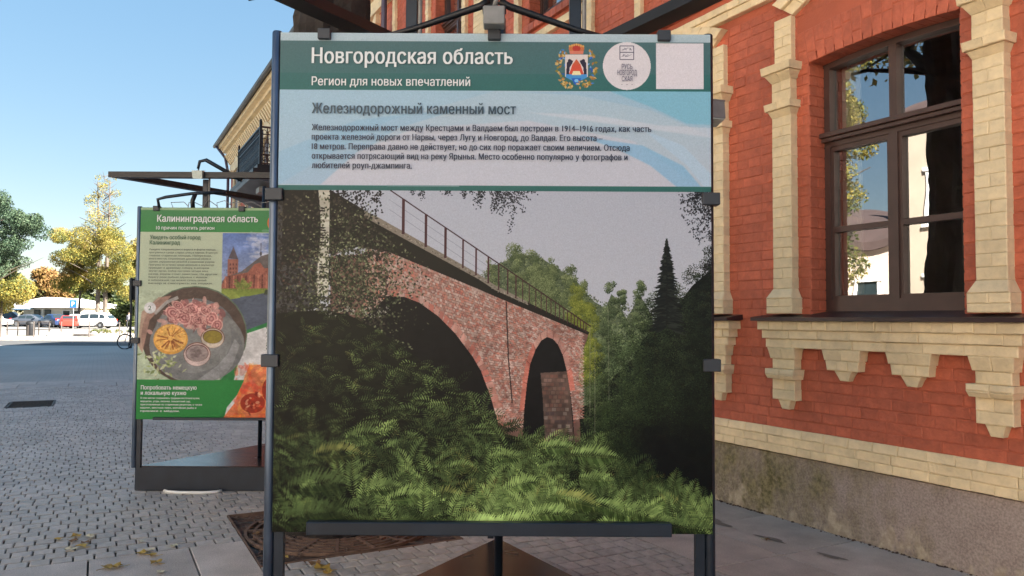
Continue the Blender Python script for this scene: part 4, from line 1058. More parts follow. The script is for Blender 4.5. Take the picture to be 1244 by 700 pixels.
def poster_food():
    cv = Canvas(760, 1034, 166, 252, 414, 510)
    def C(cx, cy): return (cx, cy)
    cv.grad(166, 252, 414, 256, (150,178,140), (140,168,130))
    cv.grad(166, 255, 414, 282.5, (66,128,82), (56,130,70))
    cv.grad(166, 282, 414, 520, (176,188,164), (170,184,158))
    # cathedral photo
    cv.grad(266.5, 283, 414, 366, (92,118,176), (158,168,190))
    for k in range(60): cv.ell(pr.gauss(310,7), pr.gauss(294,6), pr.uniform(2,5), pr.uniform(1,2.5), (190,196,214), .25)
    for k in range(50): cv.ell(pr.gauss(316,7), pr.gauss(309,3), pr.uniform(2,5), pr.uniform(1,2), (200,204,216), .25)
    cv.poly([(274,314),(280,299.5),(286,315)], (84,76,84)); cv.poly([(273.5,315),(286,315),(286,338),(273.5,338)], (150,98,86))
    for yy in (320,325,330): 
        for xx in (276,279.5,283): cv.poly([(xx,yy),(xx+1.4,yy),(xx+1.4,yy+2.6),(xx,yy+2.6)], (90,56,56))
    cv.poly([(271,337),(290,330),(314,311),(340,303),(414,290),(414,352),(266.5,352),(267,342)], (98,92,92))
    cv.poly([(266.5,346),(272,336),(298,331),(300,352),(266.5,352)], (140,84,72))
    cv.poly([(298,331),(306,321),(313,319),(318,326),(414,316),(414,352),(298,352)], (158,96,82))
    for xx in range(270, 414, 5): cv.poly([(xx,336-(xx-270)*.06),(xx+1.8,336-(xx-270)*.06),(xx+1.8,350),(xx,350)], (100,56,52) if xx % 2 else (186,120,100))
    cv.line([(313.5,295),(313.5,312)], .9, (60,60,66)); cv.ell(313.5, 308, 1.4, 2.6, (70,70,76))
    for k in range(80): cv.ell(pr.gauss(293,4), pr.gauss(347,2.4), 2, 1.6, mixc((100,116,50),(150,160,80),pr.random()), .8)
    cv.poly([(266.5,351),(414,350),(414,362),(266.5,366)], (118,136,60))
    cv.poly([(266.5,363),(300,360),(340,352),(414,350),(414,400),(296,404),(266.5,380)], (76,86,104))
    for k in range(300): cv.leaf(pr.uniform(268,414), pr.uniform(360,398), pr.uniform(3,9), 1, pr.uniform(-.1,.1), mixc((58,68,86),(100,110,126),pr.random()), .5)
    cv.poly([(266.5,352),(280,353),(290,362),(266.5,366)], (136,152,70)); cv.poly([(320,352),(414,350),(414,356),(318,358)], (60,70,54))
    # white field with green swoosh, gummy sweets
    cv.poly([(294,403),(414,358),(414,520),(240,520)], (40,122,66)); cv.poly([(297,406),(414,366),(414,520),(270,520)], (206,206,208))
    cv.poly([(302,444),(414,438),(414,520),(262,520),(285,490)], (214,120,80))
    for k in range(260):
        x, y = pr.uniform(285,414), pr.uniform(444,508); cv.ell(x, y, pr.uniform(2,9), pr.uniform(1,4), pr.choice([(226,84,44),(232,150,60),(214,70,50),(240,180,110),(200,110,90)]), .4, pr.uniform(0,3))
    for (x, y, rx, ry) in ((307,490,15,12),(330,474,12,16),(352,492,14,11),(375,470,13,11)):
        cv.ell(x, y, rx, ry, (150,40,24), .9)
        for k in range(26): cv.ell(x+pr.gauss(0,rx*.4), y+pr.gauss(0,ry*.4), pr.uniform(1,3.4), pr.uniform(.8,2), pr.choice([(206,60,30),(236,130,90),(110,24,18),(240,190,150)]), .6, pr.uniform(0,3))
    # green field and the plate
    cv.poly([(166,462),(296,462),(288,480),(272,500),(262,512),(166,512)], (40,128,62))
    cv.ell(234.5, 408, 64.5, 60, (92,110,92)); cv.ell(234, 408.5, 63.6, 59, (80,66,60))
    cv.poly([(166,420),(170,380),(190,362),(206,360),(180,390),(172,430)], (170,134,120), .8)
    cv.ell(236, 413, 52, 50, (104,106,108)); cv.ell(238, 420, 58, 46, (120,122,122)); cv.ell(240, 425, 54, 40, (112,114,116)); cv.ell(233, 410, 47, 44, (124,126,126))
    cv.line([(186,382),(200,368),(214,362)], 4, (176,178,176), .7)
    cv.poly([(262,446),(276,430),(284,412),(290,420),(282,444),(268,462),(240,462)], (168,170,172), .5)
    for k in range(90):
        x, y = 232+pr.gauss(0,17), 384+pr.gauss(0,9); cv.ell(x, y, pr.uniform(3,7), pr.uniform(2,4.5), pr.choice([(198,142,136),(166,108,104),(208,160,150),(140,84,84)]), .75, pr.uniform(0,3))
    for (x, y, rx, ry) in ((208,381,10,8),(232,376,9,6),(222,387,9,8),(248,378,8,6),(255,388,8,9),(238,390,7,6),(214,372,8,5),(262,396,7,8)):
        for f_, c in ((1.0,(206,158,150)),(.78,(150,92,92)),(.6,(200,146,140)),(.4,(138,84,86)),(.2,(198,146,142))): cv.ell(x, y, rx*f_, ry*f_, c, .95, .5)
    for k in range(60): cv.leaf(pr.gauss(196,10), pr.gauss(438,9), pr.uniform(4,10), pr.uniform(2,4), pr.uniform(0,6.28), pr.choice([(178,186,140),(148,164,100),(200,204,170),(104,120,70)]), .85)
    cv.ell(206, 413, 21, 18.5, (206,150,70)); cv.ell(206, 412, 19, 16.5, (222,172,92))
    for k in range(26):
        a = pr.uniform(0, 6.28); cv.line([(206+3*math.cos(a),412+3*math.sin(a)),(206+17*math.cos(a+.1),412+14*math.sin(a+.1))], pr.uniform(.6,1.6), (134,72,34), .8)
    for (x, y, rx, ry, c1, c2) in ((257,411,14.5,12.5,(196,184,170),(140,124,50)),(238.5,431,16.5,14.5,(200,180,176),(150,136,134))):
        cv.ell(x, y, rx, ry, (120,84,74)); cv.ell(x, y+.6, rx-.8, ry-.8, c1); cv.ell(x, y-1.4, rx-2.4, ry-4, (96,64,58)); cv.ell(x, y-1, rx-3.2, ry-4.6, c2)
    for k in range(40): cv.ell(238.5+pr.gauss(0,4), 429+pr.gauss(0,3), 2, 1.2, (110,96,96), .5)
    cv.ell(180, 375, 7.2, 7, (206,206,208))
    cv.poly([(166,462.5),(296,462.5),(288,480),(272,500),(262,512),(166,512)], (40,128,62))
    for k in range(420):      # fine folds and glints on the food
        x, y = 232+pr.gauss(0,19), 385+pr.gauss(0,10); a = pr.uniform(0,6.28)
        if ((x-232)/36)**2+((y-385)/20)**2 < 1: cv.leaf(x, y, pr.uniform(2,6), pr.uniform(.5,1.4), a, pr.choice([(226,180,170),(120,66,68),(176,120,116),(214,160,152),(96,54,58)]), .75)
    for k in range(160):
        a = pr.uniform(0,6.28); q = pr.random()**.5*18; cv.leaf(206+q*math.cos(a), 412+q*.86*math.sin(a), pr.uniform(1.5,4), pr.uniform(.6,1.4), a, pr.choice([(236,192,110),(190,120,50),(150,84,40),(240,206,140)]), .6)
    for k in range(240): cv.leaf(pr.uniform(180,288), pr.uniform(352,460), pr.uniform(4,14), .7, pr.uniform(-.9,-.2), pr.choice([(150,152,156),(90,92,96)]), .10)
    for k in range(300):
        x = pr.uniform(267,330); y = pr.uniform(326,352); cv.leaf(x, y, pr.uniform(1,3), .8, 1.57, pr.choice([(190,126,108),(110,62,56),(80,48,46),(206,146,124)]), .5)
    cv.fractal(.08, 12, 266.5, 283, 414, 510); cv.fractal(.08, 13, 166, 353, 266.5, 462)
    cv.poly([(166,462.5),(296,462.5),(288,480),(272,500),(262,512),(166,512)], (40,128,62), .7)
    # red and gold badge by the title
    cv.ell(328, 270, 7.5, 9, (196,110,60)); cv.ell(328, 270, 5.5, 6.5, (190,60,50)); cv.poly([(325,266),(331,266),(331,273),(328,275),(325,273)], (200,200,215))
    cv.blur(166, 283, 414, 512, 2); cv.noise(.02, 9, 2)
    return cv.image('food_print')
IM1 = poster_bridge(); IM2 = poster_food()
M['print1'] = print_mat('bridge_poster_print', IM1, .95); M['print2'] = print_mat('food_poster_print', IM2, .95)
M['txt_white'] = mat('white_print', srgb(205,212,214), .4); M['txt_navy'] = mat('navy_print', srgb(18,32,58), .4)
M['txt_teal'] = mat('teal_print', srgb(18,52,70), .4); M['txt_green'] = mat('dark_green_print', srgb(58,96,70), .4); M['txt_grey'] = mat('grey_print', srgb(86,96,88), .4); M['txt_dark'] = mat('dark_badge_print', srgb(66,64,92), .4)
M['back_panel'] = mat('grey_back_panel', (.30,.31,.32), .5, var=.05)
# ============================================================ TEXT AND STANDS
_gl = {}
def glyph_contours(ch):
    """outline of one character as closed polygons, plus its advance"""
    if ch in _gl: return _gl[ch]
    def make(t):
        cu = bpy.data.curves.new('txt', 'FONT'); cu.body = t; cu.size = 1
        o = bpy.data.objects.new('txt', cu); C.objects.link(o); bpy.context.view_layer.update()
        dg = bpy.context.evaluated_depsgraph_get(); c = o.to_curve(dg); cs = []
        for sp in c.splines:
            P = sp.bezier_points; n = len(P); poly = []
            for i in range(n):
                a, b = P[i], P[(i+1) % n]
                for k in range(5):
                    t_ = k/5; u = 1-t_; q = a.co*u**3+a.handle_right*3*u*u*t_+b.handle_left*3*u*t_*t_+b.co*t_**3; poly.append((q.x, q.y))
            if n: cs.append(poly)
        o.to_curve_clear(); bpy.data.objects.remove(o); bpy.data.curves.remove(cu); return cs
    cs = make(ch)
    both = make('|'+ch+'|') if ch != '|' else None
    xs = sorted(min(p[0] for p in c) for c in both); x_last = max(min(p[0] for p in c) for c in both)
    both0 = make('||'); w0 = max(min(p[0] for p in c) for c in both0)-min(min(p[0] for p in c) for c in both0)
    adv = x_last-min(xs)-w0
    _gl[ch] = (cs, adv); return _gl[ch]
def text_mesh(txt, cap, width=None, bold=.0, squeeze=.84, align='LEFT'):
    """letters cut into thin horizontal strips (non-zero winding), so overlapping outlines never stack"""
    V = []; F = []; pen = 0; H_ = .729/22
    for ch in txt:
        cs, adv = glyph_contours(ch)
        segs = []
        for poly in cs:
            for (x0, y0), (x1, y1) in zip(poly, poly[1:]+poly[:1]):
                if abs(y1-y0) > 1e-7: segs.append((x0, y0, x1, y1))
        if segs:
            lo = min(min(s_[1], s_[3]) for s_ in segs); hi = max(max(s_[1], s_[3]) for s_ in segs)
            k0 = math.floor(lo/H_); k1 = math.ceil(hi/H_)
            for k in range(k0, k1):
                ya, yb = max(lo, k*H_), min(hi, (k+1)*H_); ym = (ya+yb)/2
                if yb-ya < 1e-5: continue
                cr = []
                for (x0, y0, x1, y1) in segs:
                    if (y0 <= ym) != (y1 <= ym):
                        f = lambda y: x0+(x1-x0)*(min(max(y, min(y0,y1)), max(y0,y1))-y0)/(y1-y0)
                        cr.append((f(ym), f(ya), f(yb), 1 if y1 > y0 else -1))
                cr.sort(); wn = 0; start = None; out = []
                for c in cr:
                    if wn == 0: start = c
                    wn += c[3]
                    if wn == 0: out.append([start, c])
                runs = []
                for p, q in out:
                    r_ = [p[1]-bold, p[2]-bold, q[1]+bold, q[2]+bold]
                    if runs and r_[0] <= runs[-1][2]: runs[-1][2] = r_[2]; runs[-1][3] = r_[3]
                    else: runs.append(r_)
                for (a0, a1, b0_, b1_) in runs:
                    n = len(V); V += [(pen+a0, ya), (pen+b0_, ya), (pen+b1_, yb), (pen+a1, yb)]; F.append((n, n+1, n+2, n+3))
        pen += adv+bold*.9
    co = np.array(V); k = cap/.729
    wx = co[:,0].max()-co[:,0].min(); sx = width/wx if width else k*squeeze
    co[:,0] -= co[:,0].min()
    me = bpy.data.meshes.new('lettering'); me.from_pydata([(float(x)*sx, 0.0, float(y)*k) for x, y in co], [], F); me.update(); return me
def lettering(txt, x, z, cap, m, parent, y, width=None, bold=.0, squeeze=.84, align='LEFT', name='lettering', **kw):
    me = text_mesh(txt, cap, width, bold, squeeze, align); me.name = name; me.materials.clear(); me.materials.append(m)
    return inst(name, me, parent, (x, y, z), **kw)
M['base_top'] = mat('brown_polished_plate', (.036,.022,.019), .24, metal=.3, col2=(.062,.038,.031), vscale=2.5, rvar=.08)
M['clamp'] = mat('dark_clamp', (.03,.036,.045), .5, metal=.2)
def stand(label, cx, yf, w_, zb, zt, canopy_z, over, bar_x, px2local, kind):
    T = thing('information_stand', label, 'information stand', (cx, yf, 0), 0, 'triangular street information stands')
    hw = w_/2; D = w_*math.sqrt(3)/2
    tri = lambda e: [(-hw-e*1.732, -e), (hw+e*1.732, -e), (0, D+2*e)]
    b = MB(); b.prism(tri(.0), 0.004, .205); b.build('base', M['steel'], T)
    b = MB(); b.prism(tri(-.012), .206, .2125); b.build('base_plate', M['base_top'], T)
    for (x, y) in ((-hw-.012, .0), (hw+.012, .0), (0, D+.02)):
        if x > 0: x -= .012; y += .012
        b = MB(); b.lathe((x,y,0), [(.019,.2),(.021,.21),(.021,zt+.004),(.018,zt+.010)], 16); smooth_by(b.build('post', M['tube'] if x < 0 else M['steel'], T))
        b = MB(); b.box(x+(.024 if x < 0 else -.06), x+(.06 if x < 0 else -.024), y-.012, y+.02, .2, zb+.05); b.build('inner_post', M['steel'], T)
    # front panel with the print
    y0 = -.022
    b = MB(); b.box(-hw+.006, hw+.004, y0, y0+.008, zb, zt, .002); P = b.build('front_panel', M['steel'], T)
    b = MB(); nx, nz = 12, 14; vs = []
    for j in range(nz+1):
        for i in range(nx+1):
            u, v_ = i/nx, j/nz; vs.append((lerp(-hw+.008, hw+.002, u), y0-.0035-.0025*math.sin(u*3.1)*math.sin(v_*5), lerp(zb+.002, zt-.002, v_)))
    b.add(vs, [(j*(nx+1)+i, j*(nx+1)+i+1, (j+1)*(nx+1)+i+1, (j+1)*(nx+1)+i) for j in range(nz) for i in range(nx)])
    me = b.mesh('poster', M['print1'] if kind == 1 else M['print2'])
    uv = me.uv_layers.new(name='uv'); lo = [0]*len(me.loops); me.loops.foreach_get('vertex_index', lo)
    for li, vi in enumerate(lo): uv.data[li].uv = ((vi % (nx+1))/nx, (vi//(nx+1))/nz)
    me.polygons.foreach_set('use_smooth', [True]*len(me.polygons))
    PO = inst('poster', me, T)
    # side panels
    for sg in (-1, 1):
        a = Vector((sg*(hw-.03), .03, 0)); c = Vector((sg*.03, D-.03, 0)); n_ = Vector((sg*math.cos(R_(30)), math.sin(R_(30)), 0))
        off = n_*.012
        b = MB(); b.hexa([tuple(a+off+Vector((0,0,zb))), tuple(c+off+Vector((0,0,zb))), tuple(c+n_*.02+Vector((0,0,zb))), tuple(a+n_*.02+Vector((0,0,zb))),
                          tuple(a+off+Vector((0,0,zt-.01))), tuple(c+off+Vector((0,0,zt-.01))), tuple(c+n_*.02+Vector((0,0,zt-.01))), tuple(a+n_*.02+Vector((0,0,zt-.01)))])
        b.build('side_panel', M['back_panel'], T)
    # lower bar, centre pole, masts
    b = MB(); b.box(bar_x[0], bar_x[1], y0-.045, y0-.008, zb+.0, zb+(.052 if kind == 1 else .022), .003); b.build('shelf_bar', M['steel'], T)
    b = MB(); b.tube([(.022, D/3, .2), (.022, D/3, canopy_z)], .019, 12); b.build('centre_pole', M['steel'], T, smooth=True)
    for x in (-.345, .335):
        b = MB(); b.box(x-.024, x+.024, .03, .078, zb, canopy_z-.02, .003); b.build('mast', M['steel'], T)
        b = MB(); b.tube([(x+.036,.03,zb+.3),(x+.036,.03,canopy_z)], .009, 8); b.build('cable', M['lampgrey'], T)
    # canopy: a flat triangle of beams with sharp mitred corners
    A = [Vector((-hw-over*1.6, -over*.55, canopy_z)), Vector((hw+over*1.6, -over*.55, canopy_z)), Vector((0, D+over*1.6, canopy_z))]
    cen = (A[0]+A[1]+A[2])/3
    for i in range(3):
        p, q = A[i], A[(i+1) % 3]; ip, iq = p+(cen-p).normalized()*(.22 if kind == 1 else .14), q+(cen-q).normalized()*(.22 if kind == 1 else .14)
        g = (q-p).normalized()*.002
        b = MB(); P8 = [p+g, q-g, iq-g, ip+g]
        b.hexa([tuple(v+Vector((0,0,-.025))) for v in P8]+[tuple(v+Vector((0,0,.025))) for v in P8]); b.build('canopy_beam', M['steel_black'], T)
    # clamps
    for (x, z) in ((-hw-.005, zt-.665), (-hw-.01, zb+.68), (hw+.0, zt-.675), (hw+.0, zb+.67)):
        b = MB(); b.box(x-.035, x+.035, y0-.02, .02, z-.025, z+.025, .003); b.build('clamp', M['clamp'], T)
    for x in (-.69, .0, .69) if kind == 1 else (-.86*hw+.02, .0, .2*hw+.45):
        b = MB(); b.box(x-.026, x+.026, y0-.02, .02, zt-.032, zt+.012, .003); b.build('clip', M['clamp'], T)
    return T, y0
def flood(T, loc, tilt=.5, s=1.0, mname='lampgrey', rz=0):
    x, y, z = loc
    b = MB(); b.hexa([(-.055*s,-.04*s,-.05*s),(.055*s,-.04*s,-.05*s),(.045*s,.045*s,-.035*s),(-.045*s,.045*s,-.035*s),(-.06*s,-.045*s,.03*s),(.06*s,-.045*s,.03*s),(.05*s,.05*s,.03*s),(-.05*s,.05*s,.03*s)])
    b.box(-.063*s,.063*s,-.047*s,.05*s,.031*s,.037*s); f = b.build('floodlight', M[mname], T, loc=loc, rot=(tilt,0,rz))
    b = MB(); b.box(-.05*s,.05*s,-.038*s,.036*s,-.056*s,-.0505*s); b.build('lens', M['lampglass'], f)
    b = MB(); b.tube([(0,.0,.03*s),(0,.02*s,.09*s)], .008*s, 8); b.build('bracket', M['clamp'], f)
    return f
# ---- the near stand
X1L, X1R, Y1 = -.955, .800, 3.165
CX1 = (X1L+X1R)/2; W1 = X1R-X1L; ZB1, ZT1 = .650, 2.664
S1, y1 = stand('near information stand with a stone bridge picture under a dark green header', CX1, Y1, W1, ZB1, ZT1, 2.93, .20, (-.725, .71), None, 1)
def p1(x, y): return (lerp(-W1/2+.008, W1/2+.002, (x-334)/530)*1.0, lerp(ZT1-.002, ZB1+.002, (y-42)/608))
def t1(txt, x, y, cap_px, m, x2=None, bold=.016, align='LEFT'):
    X, Z = p1(x, y); X2 = p1(x2, y)[0] if x2 else None
    lettering(txt, X, Z, cap_px*(ZT1-ZB1)/608, M[m], S1_P, y1-.0085, width=(X2-X) if x2 else None, bold=bold, align=align)
S1_P = [o for o in S1.children if o.name.startswith('poster')][0]
# (left edge of the print leans with the panel: photo x is re-read for each row)
def fx(x, y):      # photo pixel -> canvas pixel, removing the panel's keystone
    l = lerp(342, 331.5, (y-42)/608); r = lerp(858.5, 865, (y-42)/608); return 334+(x-l)/(r-l)*530
t1('Новгородская область', fx(379.5,80), 80.5, 19.5, 'txt_white', fx(621,80), .024)
t1('Регион для новых впечатлений', fx(379.5,108), 108, 11, 'txt_white', fx(570,108), .016)
t1('Железнодорожный каменный мост', fx(379.5,142), 142.6, 13, 'txt_teal', fx(625,142), .024)
for txt, y, x2 in (('Железнодорожный мост между Крестцами и Валдаем был построен в 1914–1916 годах, как часть', 163.6, 788),
                   ('проекта железной дороги от Нарвы, через Лугу и Новгород, до Валдая. Его высота –', 175.2, 729.5),
                   ('18 метров. Переправа давно не действует, но до сих пор поражает своим величием. Отсюда', 187, 762),
                   ('открывается потрясающий вид на реку Ярынья. Место особенно популярно у фотографов и', 198.7, 759.5),
                   ('любителей роуп-джампинга.', 210.3, 500)):
    t1(txt, fx(379.5,y), y, 7.6, 'txt_navy', fx(x2,y), .030)
t1('РУСЬ', 754.5, 86, 6.6, 'txt_dark', 767.5, .01); t1('НОВГОРОД', 749, 93.5, 6.6, 'txt_dark', 773, .01); t1('СКАЯ', 754.5, 101, 6.4, 'txt_dark', 767.5, .01)
t1('· · ·', 754, 107, 4, 'txt_dark', 768, .01)
# lamp bracket and floodlight over the header
f = flood(S1, (0, -.06, ZT1+.055), .0, .75, 'clamp')
b = MB(); b.box(-.043, .043, -.10, -.03, ZT1+.01, ZT1+.085, .004); b.build('lamp_box', M['lampgrey'], S1)
for sg in (-1, 1):
    b = MB(); b.tube([(sg*.02,-.01,ZT1+.14),(sg*.06,.0,ZT1+.12),(sg*.34,.03,ZT1+.035),(sg*.47,.03,ZT1+.0)], [.016,.016,.013,.011], 8)
    b.build('lamp_arm', M['steel_black'], S1, smooth=True)
b = MB(); b.tube([(.0,-.07,ZT1+.085),(.012,-.09,ZT1+.12),(-.012,-.07,ZT1+.18),(.01,-.03,ZT1+.25),(0,.0,2.93)], .011, 8); b.build('cable', M['lampgrey'], S1, smooth=True)
b = MB(); b.tube([(-.02,-.05,ZT1+.14),(.01,-.06,ZT1+.2),(.02,-.02,ZT1+.25),(.0,.0,2.93)], .013, 8); b.build('cable', M['black'], S1, smooth=True)
b = MB(); b.bar((-.01,.0,ZT1+.12),(0,.0,2.95),.05,.03); b.build('lamp_stem', M['steel_black'], S1)
# side lamp seen past the right edge
flood(S1, (W1/2+.155, .62, 2.52), -.25, 1.1, 'lampgrey', .3)
b = MB(); b.tube([(W1/2+.15,.62,2.62),(W1/2+.05,.66,2.72),(.35,.62,2.9)], .014, 8); b.build('lamp_arm', M['steel_black'], S1, smooth=True)
# ---- the far stand
X2L = -3.262; W2 = 1.78; CX2 = X2L+W2/2+.006; Y2 = 6.83; ZB2, ZT2 = .618, 2.462
S2, y2 = stand('far information stand with a plate of food and a cathedral on its poster', CX2, Y2, W2, ZB2, ZT2, 2.74, .16, (-.72, .71), None, 2)
S2_P = [o for o in S2.children if o.name.startswith('poster')][0]
def t2(txt, x, y, cap_px, m, x2=None, bold=.01):
    X = lerp(-W2/2+.008, W2/2+.002, (x-166)/248); X2 = lerp(-W2/2+.008, W2/2+.002, (x2-166)/248) if x2 else None; Z = lerp(ZT2-.002, ZB2+.002, (y-252)/258)
    lettering(txt, X, Z, cap_px*(ZT2-ZB2)/258, M[m], S2_P, y2-.0085, width=(X2-X) if x2 else None, bold=bold)
g = lambda x: x-1.5
t2('Калининградская область', g(188), 269.5, 8.5, 'txt_white', g(311), .024)
t2('10 причин посетить регион', g(187), 279, 4.4, 'txt_white', g(258), .01)
t2('Увидеть особый город', 178, 291, 5.2, 'txt_green', 240, .024); t2('Калининград', 178, 297.5, 5.2, 'txt_green', 215, .024)
body = ['Увидеть сохранившиеся ворота и форты города,','прогуляться среди старых улиц и парков. В центре','главная старинная площадь. Набережная,','много мостов, сохранивших довоенный облик и','здания, украшенные резьбой и каменным узором.','Прогулка по острову среди деревьев и скульптур','приводит к древнему собору, в котором','звучит орган. Собор построен четыре века','назад, рядом стоит памятник. На другом','берегу реки рыбная деревня с маяком','и набережной, где можно гулять целый','вечер и смотреть на лодки.']
ends = [259,261,254,253,258,257,251,250,261,249,248,256]
for k, (tx, e2) in enumerate(zip(body, ends)): t2(tx, 177.5, 304.5+k*3.76, 2.2, 'txt_grey', e2, .024)
t2('2', 178, 377.8, 5.6, 'txt_green', 182, .006)
t2('Попробовать немецкую', 171.5, 474, 5, 'txt_white', 239, .024); t2('и локальную кухню', 171.5, 480.5, 5, 'txt_white', 226.5, .024)
for k, (tx, e2) in enumerate((('В этих местах сохранились традиции восточной кухни,', 243), ('марципан, угорь, лисички, тильзитский сыр,', 232), ('приготовленные по старинным рецептам, а также', 246), ('паштет, местное пиво, копчёная рыба и', 239), ('пряники с мёдом.', 219))): t2(tx, 171.5, 485.4+k*3.9, 2.3, 'txt_white', e2, .016)
t2('Посе', 322, 399.5, 4.6, 'txt_green', 336, .024)
for k, tx in enumerate(('В рощах','«Танцующий','лес» и','дюны.','Море.','Косы')): t2(tx, 322, 406+k*3.8, 2.3, 'txt_grey', 340+(k%3)*4, .016)
flood(S2, (-.355, -.10, 2.745), .15, .75, 'lampglass')
b = MB(); b.tube([(-.36,-.10,2.79),(-.35,-.09,2.855),(-.30,-.08,2.87),(.0,-.04,2.70)], [.012,.014,.018,.018], 8); b.build('lamp_arm', M['steel'], S2, smooth=True)
b = MB(); b.tube([(-.72,-.03,2.46),(-.73,-.04,2.53),(-.66,-.04,2.55),(-.43,-.03,2.585),(-.15,.0,2.60)], .014, 8); b.build('lamp_arm', M['steel'], S2, smooth=True)
b = MB(); b.tube([(-.43,-.02,2.46),(-.435,-.02,2.52),(-.41,-.02,2.585)], .02, 8); b.build('lamp_arm', M['steel_black'], S2, smooth=True)
# thin tangled wires along the top of the far stand
wr = random.Random(8)
for k in range(9):
    x = -.62+k*.13; b = MB(); b.tube([(x,.02,2.465),(x+wr.uniform(-.03,.03),.01,2.51),(x+.07+wr.uniform(-.03,.03),.01,2.53+wr.uniform(-.02,.02)),(x+.13,.02,2.48)], .0035, 5); b.build('wire', M['lampgrey'], S2)
tag((lambda q: (q.tube([(-2.98,6.79,.012),(-2.93,6.745,.012),(-2.8,6.715,.012),(-2.62,6.715,.012),(-2.52,6.75,.012),(-2.49,6.79,.014)], .013, 8), q.build('cable_duct', M['white'], None, smooth=True))[1])(MB()), label='white plastic cable strip curving on the pavers before the far stand', category='cable')
# ============================================================ TREES
def leaf_mat(name, cols, scale=.5, tr=.35):
    m = bpy.data.materials.new(name); m.use_nodes = True; t = m.node_tree; L = t.links; b = t.nodes['Principled BSDF']
    co = t.nodes.new('ShaderNodeTexCoord'); n = t.nodes.new('ShaderNodeTexNoise'); n.inputs['Scale'].default_value = scale; n.inputs['Detail'].default_value = 3; L.new(co.outputs['Object'], n.inputs[0])
    g = t.nodes.new('ShaderNodeNewGeometry'); mx = t.nodes.new('ShaderNodeMath'); mx.operation = 'MULTIPLY_ADD'; mx.inputs[1].default_value = .30
    sb = t.nodes.new('ShaderNodeMath'); sb.operation = 'SUBTRACT'; sb.inputs[1].default_value = .15
    L.new(g.outputs['Random Per Island'], mx.inputs[0]); L.new(n.outputs['Fac'], sb.inputs[0]); L.new(sb.outputs[0], mx.inputs[2])
    r = t.nodes.new('ShaderNodeValToRGB'); el = r.color_ramp.elements
    for i, c in enumerate(cols):
        p = .34+.32*i/(len(cols)-1)
        if i < 2: el[i].position = p; el[i].color = (*c,1)
        else: e = el.new(p); e.color = (*c,1)
    L.new(mx.outputs[0], r.inputs[0]); L.new(r.outputs[0], b.inputs['Base Color']); b.inputs['Roughness'].default_value = .6; b.inputs['Specular IOR Level'].default_value = .25
    tl = t.nodes.new('ShaderNodeBsdfTranslucent'); ms = t.nodes.new('ShaderNodeMixShader'); ms.inputs[0].default_value = tr
    L.new(r.outputs[0], tl.inputs[0]); L.new(b.outputs[0], ms.inputs[1]); L.new(tl.outputs[0], ms.inputs[2]); L.new(ms.outputs[0], t.nodes['Material Output'].inputs[0])
    return m
YEL, YGR, ORA, GRN, DGR = (.34,.26,.05), (.17,.175,.045), (.20,.115,.045), (.065,.085,.028), (.025,.042,.02)
M['lf_yellow'] = leaf_mat('yellow_leaves', [(.075,.095,.03), YGR, (.21,.19,.045), YEL, (.30,.25,.08)], .35)
M['lf_mixed'] = leaf_mat('mixed_autumn_leaves', [(.095,.115,.03), (.20,.19,.04), YEL, ORA], .3)
M['lf_orange'] = leaf_mat('orange_leaves', [(.20,.14,.04), ORA, (.28,.16,.06)], .3)
M['lf_green'] = leaf_mat('green_leaves', [DGR, GRN, (.10,.12,.035)], .35)
M['lf_pine'] = leaf_mat('pine_needles', [(.018,.038,.022), (.04,.07,.04), (.07,.10,.055)], .5, .15)
M['lf_olive'] = leaf_mat('olive_leaves', [GRN, (.11,.12,.04), (.18,.165,.05)], .3)
M['bark_far'] = mat('grey_bark', (.07,.055,.042), .9, col2=(.13,.105,.085), vscale=3)
npr = np.random.RandomState(11)
def leaf_cloud(name, parent, centers, radii, n, size, m, flat=.75, **kw):
    centers = np.array(centers, float); radii = np.array(radii, float); wgt = radii**2; wgt /= wgt.sum()
    idx = npr.choice(len(centers), n, p=wgt); d = npr.normal(size=(n,3)); d /= np.linalg.norm(d, axis=1)[:,None]
    rr_ = radii[idx]*npr.uniform(.35, 1.08, n)**.6; p = centers[idx]+d*rr_[:,None]*np.array([1,1,flat])
    a = npr.normal(size=(n,3)); a /= np.linalg.norm(a,axis=1)[:,None]; b_ = np.cross(a, npr.normal(size=(n,3))); b_ /= np.linalg.norm(b_,axis=1)[:,None]
    s_ = size*npr.uniform(.55,1.3,n)[:,None]
    V = np.stack([p-a*s_, p+b_*s_*.55, p+a*s_, p-b_*s_*.55], 1).reshape(-1,3)
    me = bpy.data.meshes.new(name); me.vertices.add(4*n); me.vertices.foreach_set('co', V.astype(np.float32).ravel())
    me.loops.add(4*n); me.loops.foreach_set('vertex_index', np.arange(4*n, dtype=np.int32)); me.polygons.add(n)
    me.polygons.foreach_set('loop_start', np.arange(0,4*n,4,dtype=np.int32)); me.materials.append(m); me.update(calc_edges=True); me.validate()
    return inst(name, me, parent, **kw)
